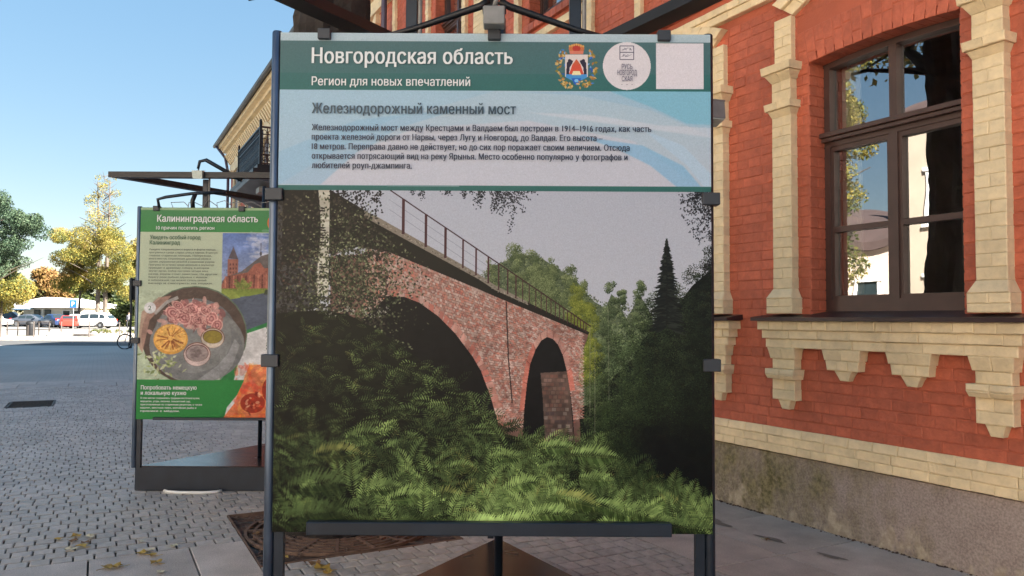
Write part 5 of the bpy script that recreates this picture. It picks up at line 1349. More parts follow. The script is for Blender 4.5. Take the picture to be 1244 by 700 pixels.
def far_tree(name, label, x, y, h, w_, m, n=9000, size=.2, base=.25, trunks=1, top=None, clumps=26, seed=0, cat='tree', group=None, bare=0):
    r = random.Random(seed); T = thing(name, label, cat, (x, y, terrain(y)), 0, group)
    b = MB(); heads = []
    for k in range(trunks):
        ox = (k-(trunks-1)/2)*.9; pts = [(ox,0,-.1),(ox*1.1+r.uniform(-.1,.1),0,h*.25),(ox*1.3,r.uniform(-.2,.2),h*.55),(ox*1.2+r.uniform(-.3,.3),0,h*.96)]
        b.tube(pts, [h*.016,h*.013,h*.009,h*.002], 7); heads.append(pts)
        for q in range(14):
            t = r.uniform(.25,.92); z = h*t; a = r.uniform(0,6.28); L = w_*.5*(1-t)*1.3*r.uniform(.6,1)+.4
            b.tube([(ox*1.2,0,z),(ox*1.2+L*.5*math.cos(a),L*.5*math.sin(a),z+L*.28),(ox*1.2+L*math.cos(a),L*math.sin(a),z+L*.5)], [h*.005,h*.003,h*.001], 5)
    for q in range(bare):
        t = r.uniform(.45,.99); z = h*t; a = r.uniform(0,6.28); L = w_*.40*(1.12-t)*r.uniform(.5,1.1)+.3
        b.tube([(0,0,z),(L*.5*math.cos(a),L*.5*math.sin(a),z+L*.3),(L*math.cos(a),L*math.sin(a),z+L*.7)], [.035,.02,.008], 4)
    b.build('trunk', M['bark_far'], T)
    cs = []; rs = []
    for k in range(clumps):
        t = r.random(); z = h*(base+(1-base)*t*.93); rad = w_/2*(math.sin(math.pi*(t*.78+.16))**.8)*(.85 if t < .8 else .7); a = r.uniform(0,6.28); q = r.uniform(.25,1)*rad
        cs.append((q*math.cos(a), q*math.sin(a), z)); rs.append(r.uniform(.10,.2)*w_*(26/max(26,clumps))**.5)
    if top:
        cs = [c for c in cs if c[2] < h*top] or cs; rs = rs[:len(cs)]
    leaf_cloud('crown', T, cs, rs, n, size, m)
    if top:
        cs2 = [(r.gauss(0,1.5*(1-t)+.3), r.gauss(0,.8), h*(top+(1-top)*t)) for t in [i/17 for i in range(18)]]
        leaf_cloud('crown_top', T, cs2, [1.2-.045*i for i in range(18)], 4200, size*1.0, m)
    return T
far_tree('birch_tree', 'tall yellow autumn birch with thin bare top behind the white parked car', -48.3, 92, 18.0, 11.6, M['lf_yellow'], 52000, .085, .26, 2, top=.60, clumps=52, seed=2, bare=90)
far_tree('maple_tree', 'bright yellow rounded tree just left of the far poster', -45.2, 95, 10.4, 7.6, M['lf_yellow'], 26000, .10, .3, 1, clumps=24, seed=5)
far_tree('maple_tree', 'yellow and orange tree rising left of the tall birch over the blue cars', -53.6, 97, 10.4, 7.8, M['lf_mixed'], 26000, .10, .42, 1, clumps=26, seed=8)
far_tree('bush_tree', 'low dark green shrub under the birch behind the white car', -47.0, 99, 3.9, 9.0, M['lf_green'], 7000, .15, .05, 1, clumps=14, seed=9)
far_tree('pine_tree', 'tall dark green pine cut off by the left edge of the photo', -40.4, 60, 11.7, 9.6, M['lf_pine'], 42000, .085, .40, 1, clumps=95, seed=12)
far_tree('young_tree', 'low yellow green tree under the pine at the left edge', -41.0, 62, 5.8, 6.0, M['lf_yellow'], 24000, .085, .36, 2, clumps=22, seed=14)
far_tree('oak_tree', 'olive green tree between the pine and the orange tree', -76.0, 112, 11.2, 8.0, M['lf_olive'], 12000, .2, .2, 1, clumps=20, seed=15)
far_tree('maple_tree', 'orange autumn tree behind the white pavilion on its left', -70.5, 118, 8.4, 9.6, M['lf_orange'], 11000, .25, .1, 1, clumps=24, seed=17)
far_tree('oak_tree', 'green tree behind the middle of the white pavilion', -66.5, 126, 8.2, 9.0, M['lf_olive'], 9000, .26, .1, 1, clumps=22, seed=18)
far_tree('oak_tree', 'dark green tree behind the right end of the white pavilion', -62.5, 122, 7.6, 9.5, M['lf_green'], 9000, .26, .08, 1, clumps=22, seed=19)
for k, (x, y, h, w_, mm, lab) in enumerate(((-84,128,9,13,'lf_olive','broad olive tree behind the cars at the left edge'),(-77,134,8.6,11,'lf_orange','rust coloured tree behind the dark parked van at far left'),
        (-55,128,7.4,11,'lf_olive','olive tree seen between the parking sign and the birch'),(-47,124,8.6,12,'lf_green','dark green tree behind the birch trunks'),(-36,126,9.5,12,'lf_mixed','autumn tree far behind the yellow tree by the poster'),(-26,122,9,12,'lf_olive','olive tree hidden behind the far stand'))):
    far_tree('oak_tree', lab, x, y, h, w_, M[mm], 8000, .28, .05, 1, clumps=20, seed=30+k)
# the old tree growing in the pit behind the near stand
TR = thing('street_tree', 'old tree with dark rough bark standing in the round grate behind the near stand', 'tree', (*xy(-5.70, 1.50), 0))
def bark_tube(pts, rs, n=22, seed=1, amp=.06):
    b = MB(); r = random.Random(seed); P = [Vector(p) for p in pts]; fine = []; fr = []
    for i in range(len(P)-1):
        k = max(2, int((P[i+1]-P[i]).length/.09))
        for j in range(k): t = j/k; fine.append(P[i].lerp(P[i+1], t)); fr.append(lerp(rs[i], rs[i+1], t))
    fine.append(P[-1]); fr.append(rs[-1]); b.tube(fine, fr, n)
    ph = [r.uniform(0,6.28) for _ in range(n)]
    out = []
    for i, c in enumerate(fine):
        for k in range(n):
            v = Vector(b.v[i*n+k]); q = 1+amp*math.sin(k*2.4+.35*i+ph[k]*.3)+r.uniform(-amp,amp)*.8; out.append(tuple(c+(v-c)*q))
    b.v = out; return b
def T_(x, y, z): return (x-TR.location.x, y-TR.location.y, z)
b = bark_tube([(0,0,-.05),(0,0,.25),T_(-1.29,5.42,1.3),T_(-1.26,5.32,2.6),T_(-1.245,5.30,3.35),T_(-1.22,5.30,4.9)], [.34,.25,.215,.205,.245,.24], 26, 3); b.build('trunk', M['bark'], TR)
limbs = [([(-1.33,5.32,3.95),(-1.58,5.50,4.35),(-2.1,5.8,4.8),(-3.0,6.0,6.0)], [.11,.075,.06,.03]), ([(-1.15,5.3,4.8),(-.95,5.35,5.2),(-.5,5.6,5.4),(.1,6,7.0)], [.24,.21,.15,.06]),
         ([(-1.2,5.3,4.8),(-1.2,5.6,5.5),(-1.3,6.2,6.6),(-1.3,7.0,8.2)], [.26,.2,.14,.05]), ([(-1.22,5.2,4.7),(-1.1,4.9,5.3),(-.9,4.2,5.8),(-1.0,3.4,6.9)], [.2,.15,.1,.05])]
tips = []
for i, (p, r_) in enumerate(limbs):
    bark_tube([T_(*q) for q in p], r_, 14, 10+i).build('limb', M['bark'], TR)
    for k in range(9):
        a = Vector(p[min(3, 1+k//3)]); d = Vector((rnd.gauss(0,1),rnd.gauss(0,1),rnd.uniform(.1,1.0))).normalized()*rnd.uniform(.8,1.9); e = a+d; m_ = a+d*.5+Vector((0,0,.12))
        b = MB(); b.tube([T_(*a),T_(*m_),T_(*e)], [.045,.028,.01], 6); b.build('branch', M['bark'], TR); tips.append(T_(*e)); tips.append(T_(*m_))
b = MB(); b.tube([T_(-1.66,5.4,3.93),T_(-1.70,5.4,3.80),T_(-1.80,5.4,3.745),T_(-1.86,5.4,3.735)], [.022,.014,.012,.014], 6); b.build('dead_twig', M['bark'], TR)
b = MB(); b.tube([T_(-1.12,5.26,3.66),T_(-1.02,5.24,3.60)], [.012,.014], 6); b.build('broken_twig', M['bark_far'], TR)
high = [t for t in tips if t[2] > 4.9]
leaf_cloud('crown', TR, high, [.55]*len(high), 9000, .05, M['lf_yellow'])
# reflected trees across the street, out of frame
for k, (s, v, h, w_, mm) in enumerate(((-15.3,-8.0,11.8,4.8,'lf_yellow'),(-21.5,-8.4,9,5,'lf_mixed'),(-27,-9,10,6,'lf_yellow'),(-6,-9.5,8,5,'lf_mixed'))):
    x, y = xy(s, v)
    if 622+950*(x+w_/2)/max(y,1) < 0: far_tree('linden_tree', ['yellow linden reflected in the left window panes','mixed autumn linden across the street, mirrored in the window','yellow linden further down the opposite pavement','small autumn linden nearest on the opposite pavement'][k], x, y, h, w_, M[mm], 34000, .055, .22, 1, clumps=34, seed=60+k, group='lindens across the street')
# ============================================================ BUILDINGS BEYOND
M['plaster'] = mat('pale_plaster', (.70,.63,.52), .85, var=.08, vscale=.8); M['plaster_pink'] = mat('pink_plaster', (.70,.57,.48), .85, var=.08, vscale=.8)
M['plaster_old'] = mat('old_plaster', (.50,.42,.33), .85, var=.15, vscale=.6); M['white_paint'] = mat('white_paint', (.78,.77,.74), .7, var=.04, vscale=.6); M['dark_glass'] = mat('dark_window_glass', (.03,.045,.05), .12, var=.2, vscale=3)
M['dark_roof'] = mat('dark_roof_tiles', (.09,.06,.055), .8, var=.2, vscale=2)
def block(label, poly, h, m, wins=(), roofm='dark_roof', cat='building', name='town_house', rz=0, loc=(0,0)):
    T = thing(name, label, cat, (*loc, terrain(loc[1])), rz)
    b = MB(); b.prism(poly, 0, h); b.build('wall', M[m], T)
    cx = sum(p[0] for p in poly)/len(poly); cy = sum(p[1] for p in poly)/len(poly)
    b = MB(); n = len(poly); ov = [(cx+(x-cx)*1.04, cy+(y-cy)*1.04) for x, y in poly]; top = [(cx+(x-cx)*.45, cy+(y-cy)*.45) for x, y in poly]
    b.add([(x,y,h+.002) for x,y in ov]+[(x,y,h+.22) for x,y in ov]+[(x,y,h+2.0) for x,y in top], [tuple(range(n-1,-1,-1)), tuple(range(2*n,3*n))]+[(i,(i+1)%n,n+(i+1)%n,n+i) for i in range(n)]+[(n+i,n+(i+1)%n,2*n+(i+1)%n,2*n+i) for i in range(n)])
    b.build('roof', M[roofm], T)
    for (p, q, n_, z0, z1, ww) in wins:
        p = Vector((*p,0)); q = Vector((*q,0)); d = (q-p); L = d.length; u = d/L; nn = Vector((u.y,-u.x,0))
        for k in range(n_):
            c = p+u*(L*(k+.5)/n_); f = MB()
            f.bar(tuple(c-u*ww/2+nn*.03+Vector((0,0,z0))), tuple(c-u*ww/2+nn*.03+Vector((0,0,z1))), .10, .10); f.bar(tuple(c+u*ww/2+nn*.03+Vector((0,0,z0))), tuple(c+u*ww/2+nn*.03+Vector((0,0,z1))), .10, .10)
            f.bar(tuple(c-u*(ww/2+.12)+nn*.04+Vector((0,0,z1+.06))), tuple(c+u*(ww/2+.12)+nn*.04+Vector((0,0,z1+.06))), .14, .12); f.bar(tuple(c-u*(ww/2+.12)+nn*.04+Vector((0,0,z0-.06))), tuple(c+u*(ww/2+.12)+nn*.04+Vector((0,0,z0-.06))), .16, .10)
            fo = f.build('window', M['white_paint'], T)
            g = MB(); g.add([tuple(c-u*ww/2+nn*.02+Vector((0,0,z0))),tuple(c+u*ww/2+nn*.02+Vector((0,0,z0))),tuple(c+u*ww/2+nn*.02+Vector((0,0,z1))),tuple(c-u*ww/2+nn*.02+Vector((0,0,z1)))], [(0,1,2,3)]); g.build('pane', M['dark_glass'], fo)
    return T
# unseen house added beyond the red building, shaped so its shade covers the square
block('unseen plain plaster house added behind the red building to shade the square', [(-9.4,30.6),(-3,30.6),(-3,41.6),(-12.6,41.6),(-12.0,34.4)], 9.4, 'plaster', (), )
# opposite side of the street, sunlit: mirrored in the window
ox, oy = xy(0, -13.5)
OP = []
for k, (s0, s1, m_, lab) in enumerate(((-34,-16.6,'plaster_pink','low sunlit pink house across the street, mirrored in the window'),(-16.3,-4,'plaster_old','tall sunlit cream house across the street, mirrored in the window'),(-3.8,10,'plaster_pink','sunlit pink house opposite the camera, out of the frame'),(10.2,26,'plaster','sunlit cream house further back across the street'))):
    L = s1-s0
    block(lab, [(0,-9),(L,-9),(L,0),(0,0)], (4.0, 8.0, 11.5, 11.5)[k], m_, ((((L),0),(0,0),int(L//2.3),1.1,2.9,1.1),)+((((L,0),(0,0),int(L//2.3),4.5,6.3,1.1),((L,0),(0,0),int(L//2.3),7.9,9.7,1.1))[:(0,1,2,2)[k]] if k else ()), rz=STREET, loc=xy(s0,-13.5))
# pale sunlit wall just left of the far poster
block('sunlit beige house far behind the cyclist', [(-35.2,96),(-24,96),(-24,106),(-35.2,106)], 6.8, 'plaster', (((-35.2,96),(-24,96),4,1.4,3.2,1.1),((-35.2,96),(-24,96),4,4.3,5.8,1.1)))
# white pavilion
px_, py_ = -61.5, 104
PAV = thing('pavilion', 'low white pavilion with shallow gabled front, small lettering and glazed doors', 'pavilion', (px_, py_, terrain(py_)))
b = MB(); b.box(-3.6, 4.4, .3, 7, 0, 2.55); b.build('wall', M['plaster'], PAV)
b = MB(); g_ = [(-4.4,-.55),(4.9,-.55)]
b.add([(-4.4,-.5,2.42),(4.9,-.5,2.42),(4.9,-.5,2.95),(.0,-.5,3.78),(-.5,-.5,3.78),(-4.4,-.5,3.0),(-4.4,8,2.42),(4.9,8,2.42),(4.9,8,2.95),(.0,8,3.78),(-.5,8,3.78),(-4.4,8,3.0)],
      [(0,1,2,3,4,5),(11,10,9,8,7,6),(0,6,7,1),(1,7,8,2),(2,8,9,3),(3,9,10,4),(4,10,11,5),(5,11,6,0)]); b.build('roof', M['white_paint'], PAV)
for x in (-1.75, -.35):
    b = MB(); b.box(x-.42, x+.42, .22, .30, .0, 2.15); d = b.build('door', M['steel_black'], PAV); b = MB(); b.add([(x-.34,.212,.1),(x+.34,.212,.1),(x+.34,.212,2.05),(x-.34,.212,2.05)],[(0,1,2,3)]); b.build('pane', M['dark_glass'], d)
for x in (2.15, 3.35):
    b = MB(); b.box(x-.52, x+.52, .22, .30, .9, 2.1); d = b.build('window', M['white_paint'], PAV); b = MB(); b.add([(x-.44,.212,1.0),(x+.44,.212,1.0),(x+.44,.212,2.0),(x-.44,.212,2.0)],[(0,1,2,3)]); b.build('pane', M['dark_glass'], d)
b = MB(); b.box(-1.07,-1.0,.18,.30,0,2.42); b.build('post', M['white_paint'], PAV)
b = MB(); b.hexa([(-4.2,-2.2,2.05),(-2.3,-2.2,2.05),(-2.3,.29,2.25),(-4.2,.29,2.25),(-4.2,-2.2,2.12),(-2.3,-2.2,2.12),(-2.3,.29,2.38),(-4.2,.29,2.38)]); b.build('awning', mat('pale_blue_awning', (.35,.5,.62), .7), PAV)
M['sign_gold'] = mat('pale_gold_letters', (.50,.44,.32), .5, var=.05)
lettering('О У Т М О', -1.9, 2.62, .34, M['sign_gold'], PAV, -.53, width=2.5, bold=.02)
# ============================================================ VEHICLES
M['tyre'] = mat('tyre', (.015,.015,.016), .8); M['rim'] = mat('wheel_rim', (.35,.36,.38), .35, metal=.8)
M['carglass'] = mat('car_glass', (.02,.03,.035), .06, spec=.8); M['lamp_red'] = mat('tail_lamp', (.4,.02,.015), .2); M['lamp_clear'] = mat('head_lamp', (.6,.62,.62), .1)
M['trim'] = mat('black_trim', (.02,.02,.022), .6)
def car(name, label, cat, x, y, rz, col, L=4.6, H=1.68, W=1.84, suv=True, group='cars in the car park'):
    T = thing(name, label, cat, (x, y, terrain(y)+.01), rz, group)
    m = M.setdefault('paint_'+str(col), mat('car_paint', col, .3, coat=.5, var=.02))
    wb = L*.30; wr = .35
    # stations along the length: x, z_bottom, z_belt, z_top, half width at sill/belt, half width at top
    if suv: st = [(-.5,.42,.72,.74,.30,.28),(-.488,.30,.86,.90,.44,.42),(-.46,.26,.95,1.0,.485,.45),(-.40,.25,1.0,1.40,.5,.42),(-.33,.25,1.0,1.60,.5,.395),(-.20,.25,.99,1.68,.5,.39),(0,.25,.97,1.67,.5,.39),(.10,.25,.95,1.60,.5,.39),(.19,.25,.94,1.30,.5,.405),(.27,.25,.93,1.0,.5,.43),(.36,.25,.88,.93,.495,.44),(.44,.27,.80,.84,.47,.42),(.485,.32,.66,.70,.42,.38),(.5,.42,.55,.57,.34,.30)]
    else: st = [(-.5,.42,.76,.78,.32,.30),(-.485,.30,.88,.92,.44,.42),(-.42,.25,.92,.97,.49,.44),(-.34,.24,.93,1.04,.5,.42),(-.24,.24,.93,1.34,.5,.385),(-.10,.24,.92,1.42,.5,.38),(.03,.24,.90,1.40,.5,.38),(.13,.24,.88,1.20,.5,.39),(.22,.24,.87,.93,.5,.43),(.36,.25,.80,.85,.49,.44),(.45,.27,.72,.76,.46,.42),(.487,.32,.62,.65,.42,.38),(.5,.40,.52,.54,.34,.30)]
    sc_ = H/max(s[3] for s in st)
    b = MB(); n = 12; vs = []
    for (a, zb, zm, zt, h1, h2) in st:
        X = a*L; zb, zm, zt = zb*sc_, zm*sc_, zt*sc_; w1, w2 = h1*W, h2*W
        half = [(w1*.9,zb),(w1,zb+(zm-zb)*.3),(w1*1.0,zb+(zm-zb)*.7),(w1*.97,zm),(w2*1.02 if zt-zm > .15 else w2, zt-(zt-zm)*.12),(w2*.86,zt)]
        ring = half+[(-q, z) for q, z in reversed(half)]; vs += [(X, q, z) for q, z in ring]
    fs = []
    for i in range(len(st)-1):
        for k in range(n): fs.append((i*n+k, i*n+(k+1)%n, (i+1)*n+(k+1)%n, (i+1)*n+k))
    fs += [tuple(range(n)), tuple(range(len(st)*n-1, (len(st)-1)*n-1, -1))]
    b.add(vs, fs); body = b.build('body', m, T); smooth_by(body, 50)
    # glass: side windows, windscreen, rear screen, laid just proud of the shell
    def side_y(a, t):
        for s0, s1 in zip(st[:-1], st[1:]):
            if s0[0] <= a <= s1[0]:
                u = (a-s0[0])/(s1[0]-s0[0]); q = [lerp(s0[i], s1[i], u) for i in range(6)]
                zm, zt = q[2]*sc_, q[3]*sc_; z = lerp(zm, zt-(zt-zm)*.12, t); return lerp(q[4]*W*.97, q[5]*W*1.02, t), z
    spans = [(-.385,-.275),(-.262,-.075),(-.06,.125)] if suv else [(-.26,-.095),(-.08,.10)]
    for sg in (-1, 1):
        for (a0, a1) in spans:
            g = MB(); vv = []; K = 5
            for i in range(K+1):
                a = lerp(a0, a1, i/K)
                for t in (.10, .88):
                    y_, z_ = side_y(a, t); vv.append((a*L, sg*(y_+.012), z_))
            g.add(vv, [(2*i,2*i+2,2*i+3,2*i+1) for i in range(K)]); g.build('side_window', M['carglass'], T)
    def screen(i0, i1, nm):
        g = MB(); vv = []
        for i in (i0, i1):
            a, zb, zm, zt, h1, h2 = st[i]; vv += [(a*L+(.02 if i0 > 5 else -.02), -h2*W*.84, zt*sc_+.012), (a*L+(.02 if i0 > 5 else -.02), h2*W*.84, zt*sc_+.012)]
        g.add(vv, [(0,1,3,2)]); g.build(nm, M['carglass'], T)
    if suv: screen(7,8,'windscreen'); screen(8,9,'windscreen'); screen(2,3,'rear_screen')
    else: screen(6,7,'windscreen'); screen(7,8,'windscreen'); screen(3,4,'rear_screen')
    for sg in (-1, 1):
        for a in (-wb, wb):
            y_ = sg*(W/2-.10)
            b = MB(); b.lathe((a,y_-.11,wr),[(wr*.7,0),(wr*.96,.01),(wr,.04),(wr,.18),(wr*.96,.21),(wr*.7,.22)],20,'y'); w_ = b.build('wheel', M['tyre'], T)
            b = MB(); yo = .225 if sg > 0 else -.005; b.lathe((a,y_-.11+(.205 if sg>0 else -.008),wr),[(.05,0),(wr*.66,.004),(wr*.68,.012),(.05,.018)],10,'y'); b.build('rim', M['rim'], w_)
            b = MB(); b.tube([(a+(wr+.05)*math.cos(t), sg*(W/2+.004), wr+(wr+.05)*math.sin(t)) for t in [math.pi*k/10 for k in range(11)]], .035, 5); b.build('wheel_arch', M['trim'], T)
        b = MB(); b.box(L*.455,L*.487,sg*W*.33-.16,sg*W*.33+.16,.62*sc_,.74*sc_,.01); b.build('headlight', M['lamp_clear'], T)
        b = MB(); b.box(-L*.497,-L*.468,sg*W*.36-.12,sg*W*.36+.12,.78*sc_,.98*sc_,.01); b.build('tail_light', M['lamp_red'], T)
        b = MB(); b.box(L*.13,L*.17,sg*(W/2+.08)-.08,sg*(W/2+.08)+.08,.98*sc_,1.10*sc_,.01); b.build('mirror', m, T)
    b = MB(); b.box(-L*.44,L*.44,-W/2-.004,W/2+.004,.22,.30,.01); b.build('sill_trim', M['trim'], T)
    b = MB(); b.box(L*.49,L*.503,-.26,.26,.38,.48); b.build('number_plate', M['white'], T)
    return T
car('parked_car', 'white estate SUV parked side on beyond the bollards', 'car', -45.8, 85.0, math.pi, (.78,.78,.76), 5.2, 1.72)
car('parked_car', 'silver hatchback mostly hidden behind the white SUV', 'car', -50.6, 90.5, math.pi+.15, (.45,.47,.50), 4.3, 1.5, suv=False)
car('parked_car', 'low red hatchback with its rear towards the white SUV', 'car', -47.6, 84.2, math.pi/2+.5, (.42,.03,.02), 3.6, 1.38, suv=False)
car('parked_car', 'dark blue saloon with red tail lamps left of the red car', 'car', -51.8, 88.5, math.pi*.80, (.015,.03,.085), 4.5, 1.5, suv=False)
car('parked_car', 'blue saloon parked behind the dark blue one', 'car', -50.3, 95.5, .1, (.03,.06,.16), 4.4, 1.5, suv=False)
car('parked_car', 'grey saloon parked broadside before the pavilion doors', 'car', -56.2, 92.0, 0, (.06,.07,.09), 4.8, 1.45, suv=False)
car('parked_car', 'black off-road car left of the grey saloon', 'car', -62.3, 97.0, .25, (.012,.012,.015), 4.7, 1.85)
car('parked_car', 'silver car cut by the left edge of the photo', 'car', -58.6, 88.0, 0, (.5,.5,.52), 4.3, 1.5, suv=False)
# ============================================================ STREET FURNITURE IN THE SUN
def T3(name, label, cat, x, y, group=None): return thing(name, label, cat, (x, y, (.11 if 49.5 < y < 60 else terrain(y))), 0, group)
M['bollard'] = mat('bronze_bollard', (.13,.11,.10), .45, metal=.5, var=.1)
for k, (px, lab) in enumerate(((2,'slim metal post at the left edge of the photo'),(42,'slim metal post right of the black litter bin'),(75.5,'slim metal post in front of the red car'),(109.5,'slim metal post in front of the white SUV rear wheel'),(146,'slim metal post beside the bicycle front wheel'))):
    y = 52.6; x = (px-622)/950*y; t = T3('bollard', lab, 'bollard', x, y, 'posts along the far kerb')
    b = MB(); b.lathe((0,0,0),[(.07,0),(.07,.03),(.04,.05),(.035,1.0),(.05,1.01),(.05,1.05),(.02,1.08)],12); smooth_by(b.build('post', M['bollard'], t))
t = T3('rail_fence', 'low rail fence of thin bars left of the litter bin', 'fence', -34.2, 56)
for k in range(5):
    b = MB(); b.box(-1.9+k*.75,-1.85+k*.75,-.03,.03,0,1.05); b.build('post', M['bollard'], t)
for z in (.45, 1.0):
    b = MB(); b.box(-1.95,1.3,-.045,-.032,z,z+.05); b.build('rail', M['bollard'], t)
t = T3('litter_bin', 'black litter bin with domed lid standing at the kerb', 'litter bin', -34.1, 55.5)
b = MB(); b.lathe((0,0,0),[(.24,0),(.27,.05),(.29,.85),(.31,.86),(.31,.92)],16); smooth_by(b.build('bin', M['steel_black'], t))
b = MB(); b.lathe((0,0,0),[(.31,.921),(.30,1.0),(.20,1.08),(.05,1.12)],16); smooth_by(b.build('lid', M['black'], t))
b = MB(); b.box(-.03,.03,-.32,-.285,.1,.8); b.build('handle', M['bollard'], t)
t = T3('planter', 'low pale stone planter with grey rocks between the posts', 'planter', -28.9, 57.0)
b = MB(); b.lathe((0,0,0),[(2.6,0),(2.65,.22),(2.45,.24),(2.4,.12)],28); smooth_by(b.build('rim', M['kerb'], t))
for k in range(34):
    b = MB(); a = rnd.uniform(0,6.28); q = rnd.uniform(.2,2.2); r_ = rnd.uniform(.12,.26)
    b.lathe((q*math.cos(a),q*math.sin(a),.08),[(r_*.7,0),(r_,r_*.5),(r_*.75,r_*.95),(r_*.2,r_*1.15)],7); b.build('rock', M['kerb'], t)
for k in range(1):
    leaf_cloud('plants', t, [(rnd.uniform(-1.9,1.9), rnd.uniform(-1.2,1.2), .3) for _ in range(12)], [.3]*12, 1500, .06, M['lf_olive'])
t = T3('stone_planter', 'low white rounded boulder at the left of the planter', 'boulder', -32.0, 55.0)
b = MB(); b.lathe((0,0,0),[(.5,-.02),(.62,.12),(.5,.30),(.15,.38)],12); smooth_by(b.build('boulder', M['white_paint'], t))
# parking sign
t = T3('parking_sign', 'blue square parking sign with white letter on a grey pole', 'road sign', -44.0, 78.5)
b = MB(); b.tube([(0,0,0),(0,0,3.0)], .045, 10); b.build('pole', M['lampgrey'], t)
b = MB(); b.box(-.36,.36,-.09,-.05,2.22,2.98,.01); pl = b.build('plate', mat('sign_blue', (.015,.12,.55), .4), t)
b = MB(); b.box(-.39,.39,-.049,-.03,2.19,3.01); b.build('border', M['white'], t)
lettering('P', -.17, 2.36, .46, M['white'], pl, -.094, width=.34, bold=.03)
# traffic signal seen from behind
t = T3('traffic_light', 'slim traffic light on a dark pole seen from behind beside the bicycle', 'traffic light', -18.6, 38.2)
b = MB(); b.tube([(0,0,0),(0,0,.25)], .09, 10); b.tube([(0,0,.25),(0,0,3.45)], .05, 10); b.build('pole', M['steel_black'], t)
b = MB(); b.box(-.15,.15,.06,.30,2.35,3.40,.02); hd = b.build('head', M['steel_black'], t)
for k in range(3):
    b = MB(); b.lathe((0,.30,2.55+k*.32),[(.11,0),(.12,.02),(.13,.16)],14,'y'); b.build('visor', M['black'], hd)
# bicycle
BK = T3('bicycle', 'dark bicycle with its front wheel to the left, standing at the traffic light pole', 'bicycle', -17.75, 37.0)
M['bike'] = mat('bike_frame_paint', (.02,.022,.026), .35, metal=.2)
wr = .35
for k, x in enumerate((-.52, .52)):
    b = MB(); b.tube([(x+wr*math.cos(a),0,wr+wr*math.sin(a)) for a in [2*math.pi*i/36 for i in range(36)]], .026, 8, closed=True); w_ = b.build('wheel', M['tyre'], BK, smooth=True)
    b = MB(); b.tube([(x+(wr-.03)*math.cos(a),0,wr+(wr-.03)*math.sin(a)) for a in [2*math.pi*i/36 for i in range(36)]], .012, 6, closed=True)
    for i in range(18):
        a = 2*math.pi*i/18; b.tube([(x,(.02 if i%2 else -.02),wr),(x+(wr-.03)*math.cos(a),0,wr+(wr-.03)*math.sin(a))], .0025, 3)
    b.lathe((x,-.05,wr),[(.03,0),(.03,.1)],10,'y'); b.build('rim', M['rim'], w_)
b = MB()
for p, q, r_ in (((-.52,0,wr),(-.33,0,.95),.016),((-.35,0,.84),(.02,0,.30),.02),((-.34,0,.90),(.16,0,.86),.018),((.02,0,.30),(.17,0,.92),.018),((.02,0,.30),(.52,0,wr),.012),((.16,0,.82),(.52,0,wr),.011)): b.tube([p,q], r_, 8)
b.build('frame', M['bike'], BK, smooth=True)
b = MB(); b.tube([(-.33,0,.95),(-.31,0,1.05)], .014, 8); b.tube([(-.24,-.28,1.06),(-.34,-.12,1.06),(-.34,.12,1.06),(-.24,.28,1.06)], .013, 8); b.build('handlebar', M['black'], BK)
b = MB(); b.tube([(.17,0,.92),(.18,0,1.0)], .012, 8); b.hexa([(.05,-.03,.99),(.32,-.08,.99),(.32,.08,.99),(.05,.03,.99),(.05,-.02,1.03),(.32,-.07,1.04),(.32,.07,1.04),(.05,.02,1.03)]); b.build('saddle', M['black'], BK)
b = MB(); b.lathe((.02,-.06,.30),[(.09,0),(.09,.008)],16,'y'); b.tube([(.02,-.06,.30),(.10,-.07,.15)], .01, 6); b.tube([(.02,.06,.30),(-.06,.07,.45)], .01, 6); b.box(.06,.14,-.15,-.07,.14,.16); b.box(-.10,-.02,.07,.15,.44,.46); b.build('crank', M['bollard'], BK)
# pedestrian walking away
PD = T3('person', 'distant pedestrian in a grey jacket and black trousers walking right of the white SUV', 'person', -41.6, 85.0)
def skin(verts, edges, radii, m, name, parent, sub=1):
    me = bpy.data.meshes.new(name); me.from_pydata(verts, edges, []); o = bpy.data.objects.new(name, me); C.objects.link(o)
    md = o.modifiers.new('skin', 'SKIN'); md.use_smooth_shade = True
    for i, r_ in enumerate(radii): me.skin_vertices[0].data[i].radius = (r_, r_)
    me.skin_vertices[0].data[0].use_root = True
    s_ = o.modifiers.new('sub', 'SUBSURF'); s_.levels = sub; s_.render_levels = sub
    bpy.context.view_layer.update()
    me2 = bpy.data.meshes.new_from_object(o.evaluated_get(bpy.context.evaluated_depsgraph_get())); bpy.data.objects.remove(o)
    me2.materials.clear()
    for x in (m if isinstance(m, list) else [m]): me2.materials.append(x)
    return inst(name, me2, parent)
M['skin'] = mat('skin', (.45,.28,.2), .6); M['jacket'] = mat('grey_jacket', (.16,.16,.19), .8); M['trousers'] = mat('black_trousers', (.02,.02,.025), .8); M['hair'] = mat('dark_hair', (.03,.02,.015), .8)
V = [(0,0,.95),(0,0,1.15),(0,.02,1.38),(0,.02,1.50),(0,0,1.60),(0,0,1.70),   # pelvis..head
     (-.10,0,.90),(-.11,-.14,.50),(-.10,-.02,.08),(-.10,-.14,.04), (.10,0,.90),(.10,.16,.50),(.10,.32,.10),(.10,.22,.04),
     (-.19,.02,1.40),(-.25,.07,1.14),(-.24,-.02,.90),(-.24,-.05,.80), (.19,.02,1.40),(.25,-.05,1.14),(.23,-.14,.92),(.23,-.17,.82)]
E_ = [(0,1),(1,2),(2,3),(3,4),(4,5),(0,6),(6,7),(7,8),(8,9),(0,10),(10,11),(11,12),(12,13),(2,14),(14,15),(15,16),(16,17),(2,18),(18,19),(19,20),(20,21)]
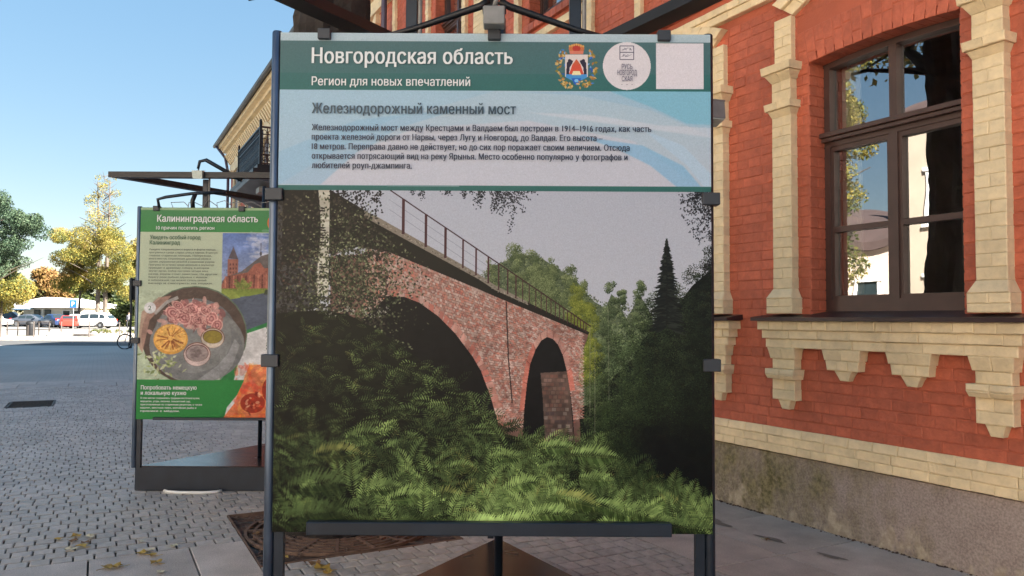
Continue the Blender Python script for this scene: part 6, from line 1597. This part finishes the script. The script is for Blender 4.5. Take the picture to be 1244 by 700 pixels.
R2 = [.14,.13,.16,.06,.085,.08,.10,.07,.045,.04,.10,.07,.045,.04,.07,.05,.04,.035,.07,.05,.04,.035]
bo = skin(V, E_, R2, [M['jacket'], M['trousers'], M['skin']], 'body', PD)
for p in bo.data.polygons:
    z = sum(bo.data.vertices[i].co.z for i in p.vertices)/len(p.vertices); x = abs(sum(bo.data.vertices[i].co.x for i in p.vertices)/len(p.vertices))
    p.material_index = 2 if (z > 1.5 or (x > .2 and z < .88)) else (1 if z < .96 else 0)
b = MB(); b.lathe((0,-.01,1.62),[(.075,0),(.098,.04),(.095,.12),(.05,.17),(.01,.18)],12); smooth_by(b.build('hair', M['hair'], PD))
# ============================================================ FALLEN LEAVES, PEBBLE, STAINS
M['leaf_fallen'] = piece_random(mat('fallen_yellow_leaf', (.52,.36,.06), .6, col2=(.36,.22,.05), vscale=14, translucent=.2), .3)
def fallen(px, py, size, m='leaf_fallen', hgt=.006, lab=None):
    d = (EYE*950)/(py-388-(px-622)*-.0052*0); y = d; x = (px-622)/950*d
    r = random.Random(int(px*7+py)); b = MB(); n = 10; vs = [(0,0,size*.10)]
    for k in range(n):
        a = 2*math.pi*k/n; q = size*(1 if k % 2 == 0 else .80)*(1.15 if k == 0 else 1)*r.uniform(.85,1.1); vs.append((q*math.cos(a)*.75, q*math.sin(a), size*(.12+.38*math.sin(a*1.5+px)**2)*r.uniform(.4,1)))
    b.add(vs, [(0,1+k,1+(k+1)%n) for k in range(n)]); b.tube([(0,0,size*.1),(size*.8,0,.0),(size*1.5,size*.3,.004)], size*.03, 4)
    b.v = [(p, q, max(z, -hgt+.002)) for p, q, z in b.v]
    o = b.build('fallen_leaf', M[m], None, loc=(x, y, hgt), rot=(0,0,r.uniform(0,6.28)))
    return tag(o, label=lab, category='leaf', group='fallen yellow leaves')
M['leaf_brown'] = mat('fallen_brown_leaf', (.20,.11,.04), .7, var=.2, vscale=20); M['leaf_pale'] = mat('fallen_pale_leaf', (.55,.50,.34), .6, var=.1, vscale=20)
LV = [(79,656,.035,'leaf_fallen','lone small yellow leaf left of the leaf cluster at lower left'),(101,652,.045,'leaf_fallen','yellow leaf at the top of the lower left cluster'),(97,658,.04,'leaf_brown','brown leaf in the middle of the lower left cluster'),
      (117,653,.045,'leaf_pale','pale leaf at the right of the lower left cluster'),(107,664,.05,'leaf_fallen','yellow leaf at the bottom of the lower left cluster'),(94,668,.045,'leaf_pale','whitish leaf lying lowest in the lower left cluster'),(112,660,.035,'leaf_brown','curled brown leaf in the lower left cluster'),
      (180,672,.045,'leaf_fallen','yellow leaf left in the cluster on the slab joint'),(188,669,.04,'leaf_pale','pale leaf on top of the slab joint cluster'),(193,674,.04,'leaf_fallen','yellow leaf right in the slab joint cluster'),(197,683,.045,'leaf_fallen','yellow leaf just below the slab joint cluster'),(178,658,.025,'leaf_pale','tiny pale leaf above the slab joint cluster'),
      (140,689,.05,'leaf_fallen','left one of two bright yellow leaves on the grey slab'),(150,688,.045,'leaf_fallen','right one of two bright yellow leaves on the grey slab'),(218,663,.035,'leaf_pale','pale green leaf alone on the slab edge'),(202,694,.03,'leaf_pale','tiny greenish leaf near the bottom edge of the photo'),
      (396,689,.065,'leaf_fallen','big yellow leaf on the small pavers below the near stand'),(388,684,.05,'leaf_brown','curled brown leaf behind the big yellow one'),(404,694,.045,'leaf_fallen','yellow leaf in front of the big one under the near stand'),(350,676,.04,'leaf_fallen','yellow leaf on the tree grate under the near stand'),
      (905,609,.055,'leaf_fallen','yellow leaf leaning against the plinth right of the near stand'),(910,612,.045,'leaf_fallen','second yellow leaf at the foot of the plinth'),(897,606,.03,'leaf_brown','small brown leaf at the foot of the plinth'),
      (252,447,.09,'leaf_fallen','yellow leaves seen far off under the far stand'),(316,648,.03,'leaf_brown','small brown leaf on the earth left of the near post'),(930,652,.028,'leaf_brown','dark curled leaf on the big slab by the plinth'),(925,651,.02,'leaf_pale','pale crumb beside the dark curled leaf on the big slab')]
for a in LV: fallen(*a[:4], lab=a[4])
# grit along the foot of the plinth and in the pit
rs_ = random.Random(77)
vs_l = MB()
for k in range(420):
    s = rs_.uniform(-9,-2.2); x, y = xy(s, 4.612-abs(rs_.gauss(0,.012))); r_ = rs_.uniform(.003,.010)
    vs_l.add([(x-r_,y-r_,0),(x+r_,y-r_,0),(x+r_,y+r_,0),(x-r_,y+r_,0),(x,y,r_*1.2)], [(0,1,4),(1,2,4),(2,3,4),(3,0,4)])
tag(vs_l.build('grit', M['soil'], None), label='dark grit gathered along the foot of the plinth', category='grit', kind='stuff')
vs_l = MB()
for k in range(700):
    x, y = xy(-5.63+rs_.uniform(-.66,.66), 1.57+rs_.uniform(-.66,.66)); a = rs_.uniform(0,6.28); l = rs_.uniform(.01,.05); q = rs_.uniform(.003,.012); z = rs_.uniform(-.02,.004)
    ca, sa_ = math.cos(a), math.sin(a); vs_l.add([(x-l*ca,y-l*sa_,z),(x+q*sa_,y-q*ca,z+.004),(x+l*ca,y+l*sa_,z+.002),(x-q*sa_,y+q*ca,z+.004)], [(0,1,2,3)])
tag(vs_l.build('leaf_litter', M['rust'], None), label='brown leaf litter and twigs scattered over the tree grate', category='litter', kind='stuff')
# damp stains soaked into the slabs (thin irregular films)
M['stain'] = mat('damp_stain', (.17,.145,.13), .5, var=.1, vscale=20)
def stain(cs, cv, a, b_, rot, lab, seed):
    r = random.Random(seed); x, y = xy(cs, cv); bb = MB(); n = 26; vs = [(0,0,0)]
    for k in range(n):
        t = 2*math.pi*k/n; q = 1+.25*math.sin(3*t+seed)+r.uniform(-.15,.15); vs.append((a*q*math.cos(t), b_*q*math.sin(t), 0))
    bb.add(vs, [(0,1+k,1+(k+1)%n) for k in range(n)])
    tag(bb.build('damp_patch', M['stain'], None, loc=(x,y,.0035), rot=(0,0,rot)), label=lab, category='stain')
stain(-4.55, 4.08, .17, .075, STREET+.1, 'wide dark damp patch on the slab beside the near stand post', 2)
stain(-3.97, 4.12, .12, .03, STREET+.15, 'narrow dark damp streak in the middle of the big slab', 4)
stain(-3.50, 4.16, .09, .028, STREET+.2, 'small dark damp streak on the slab nearest the camera', 6)
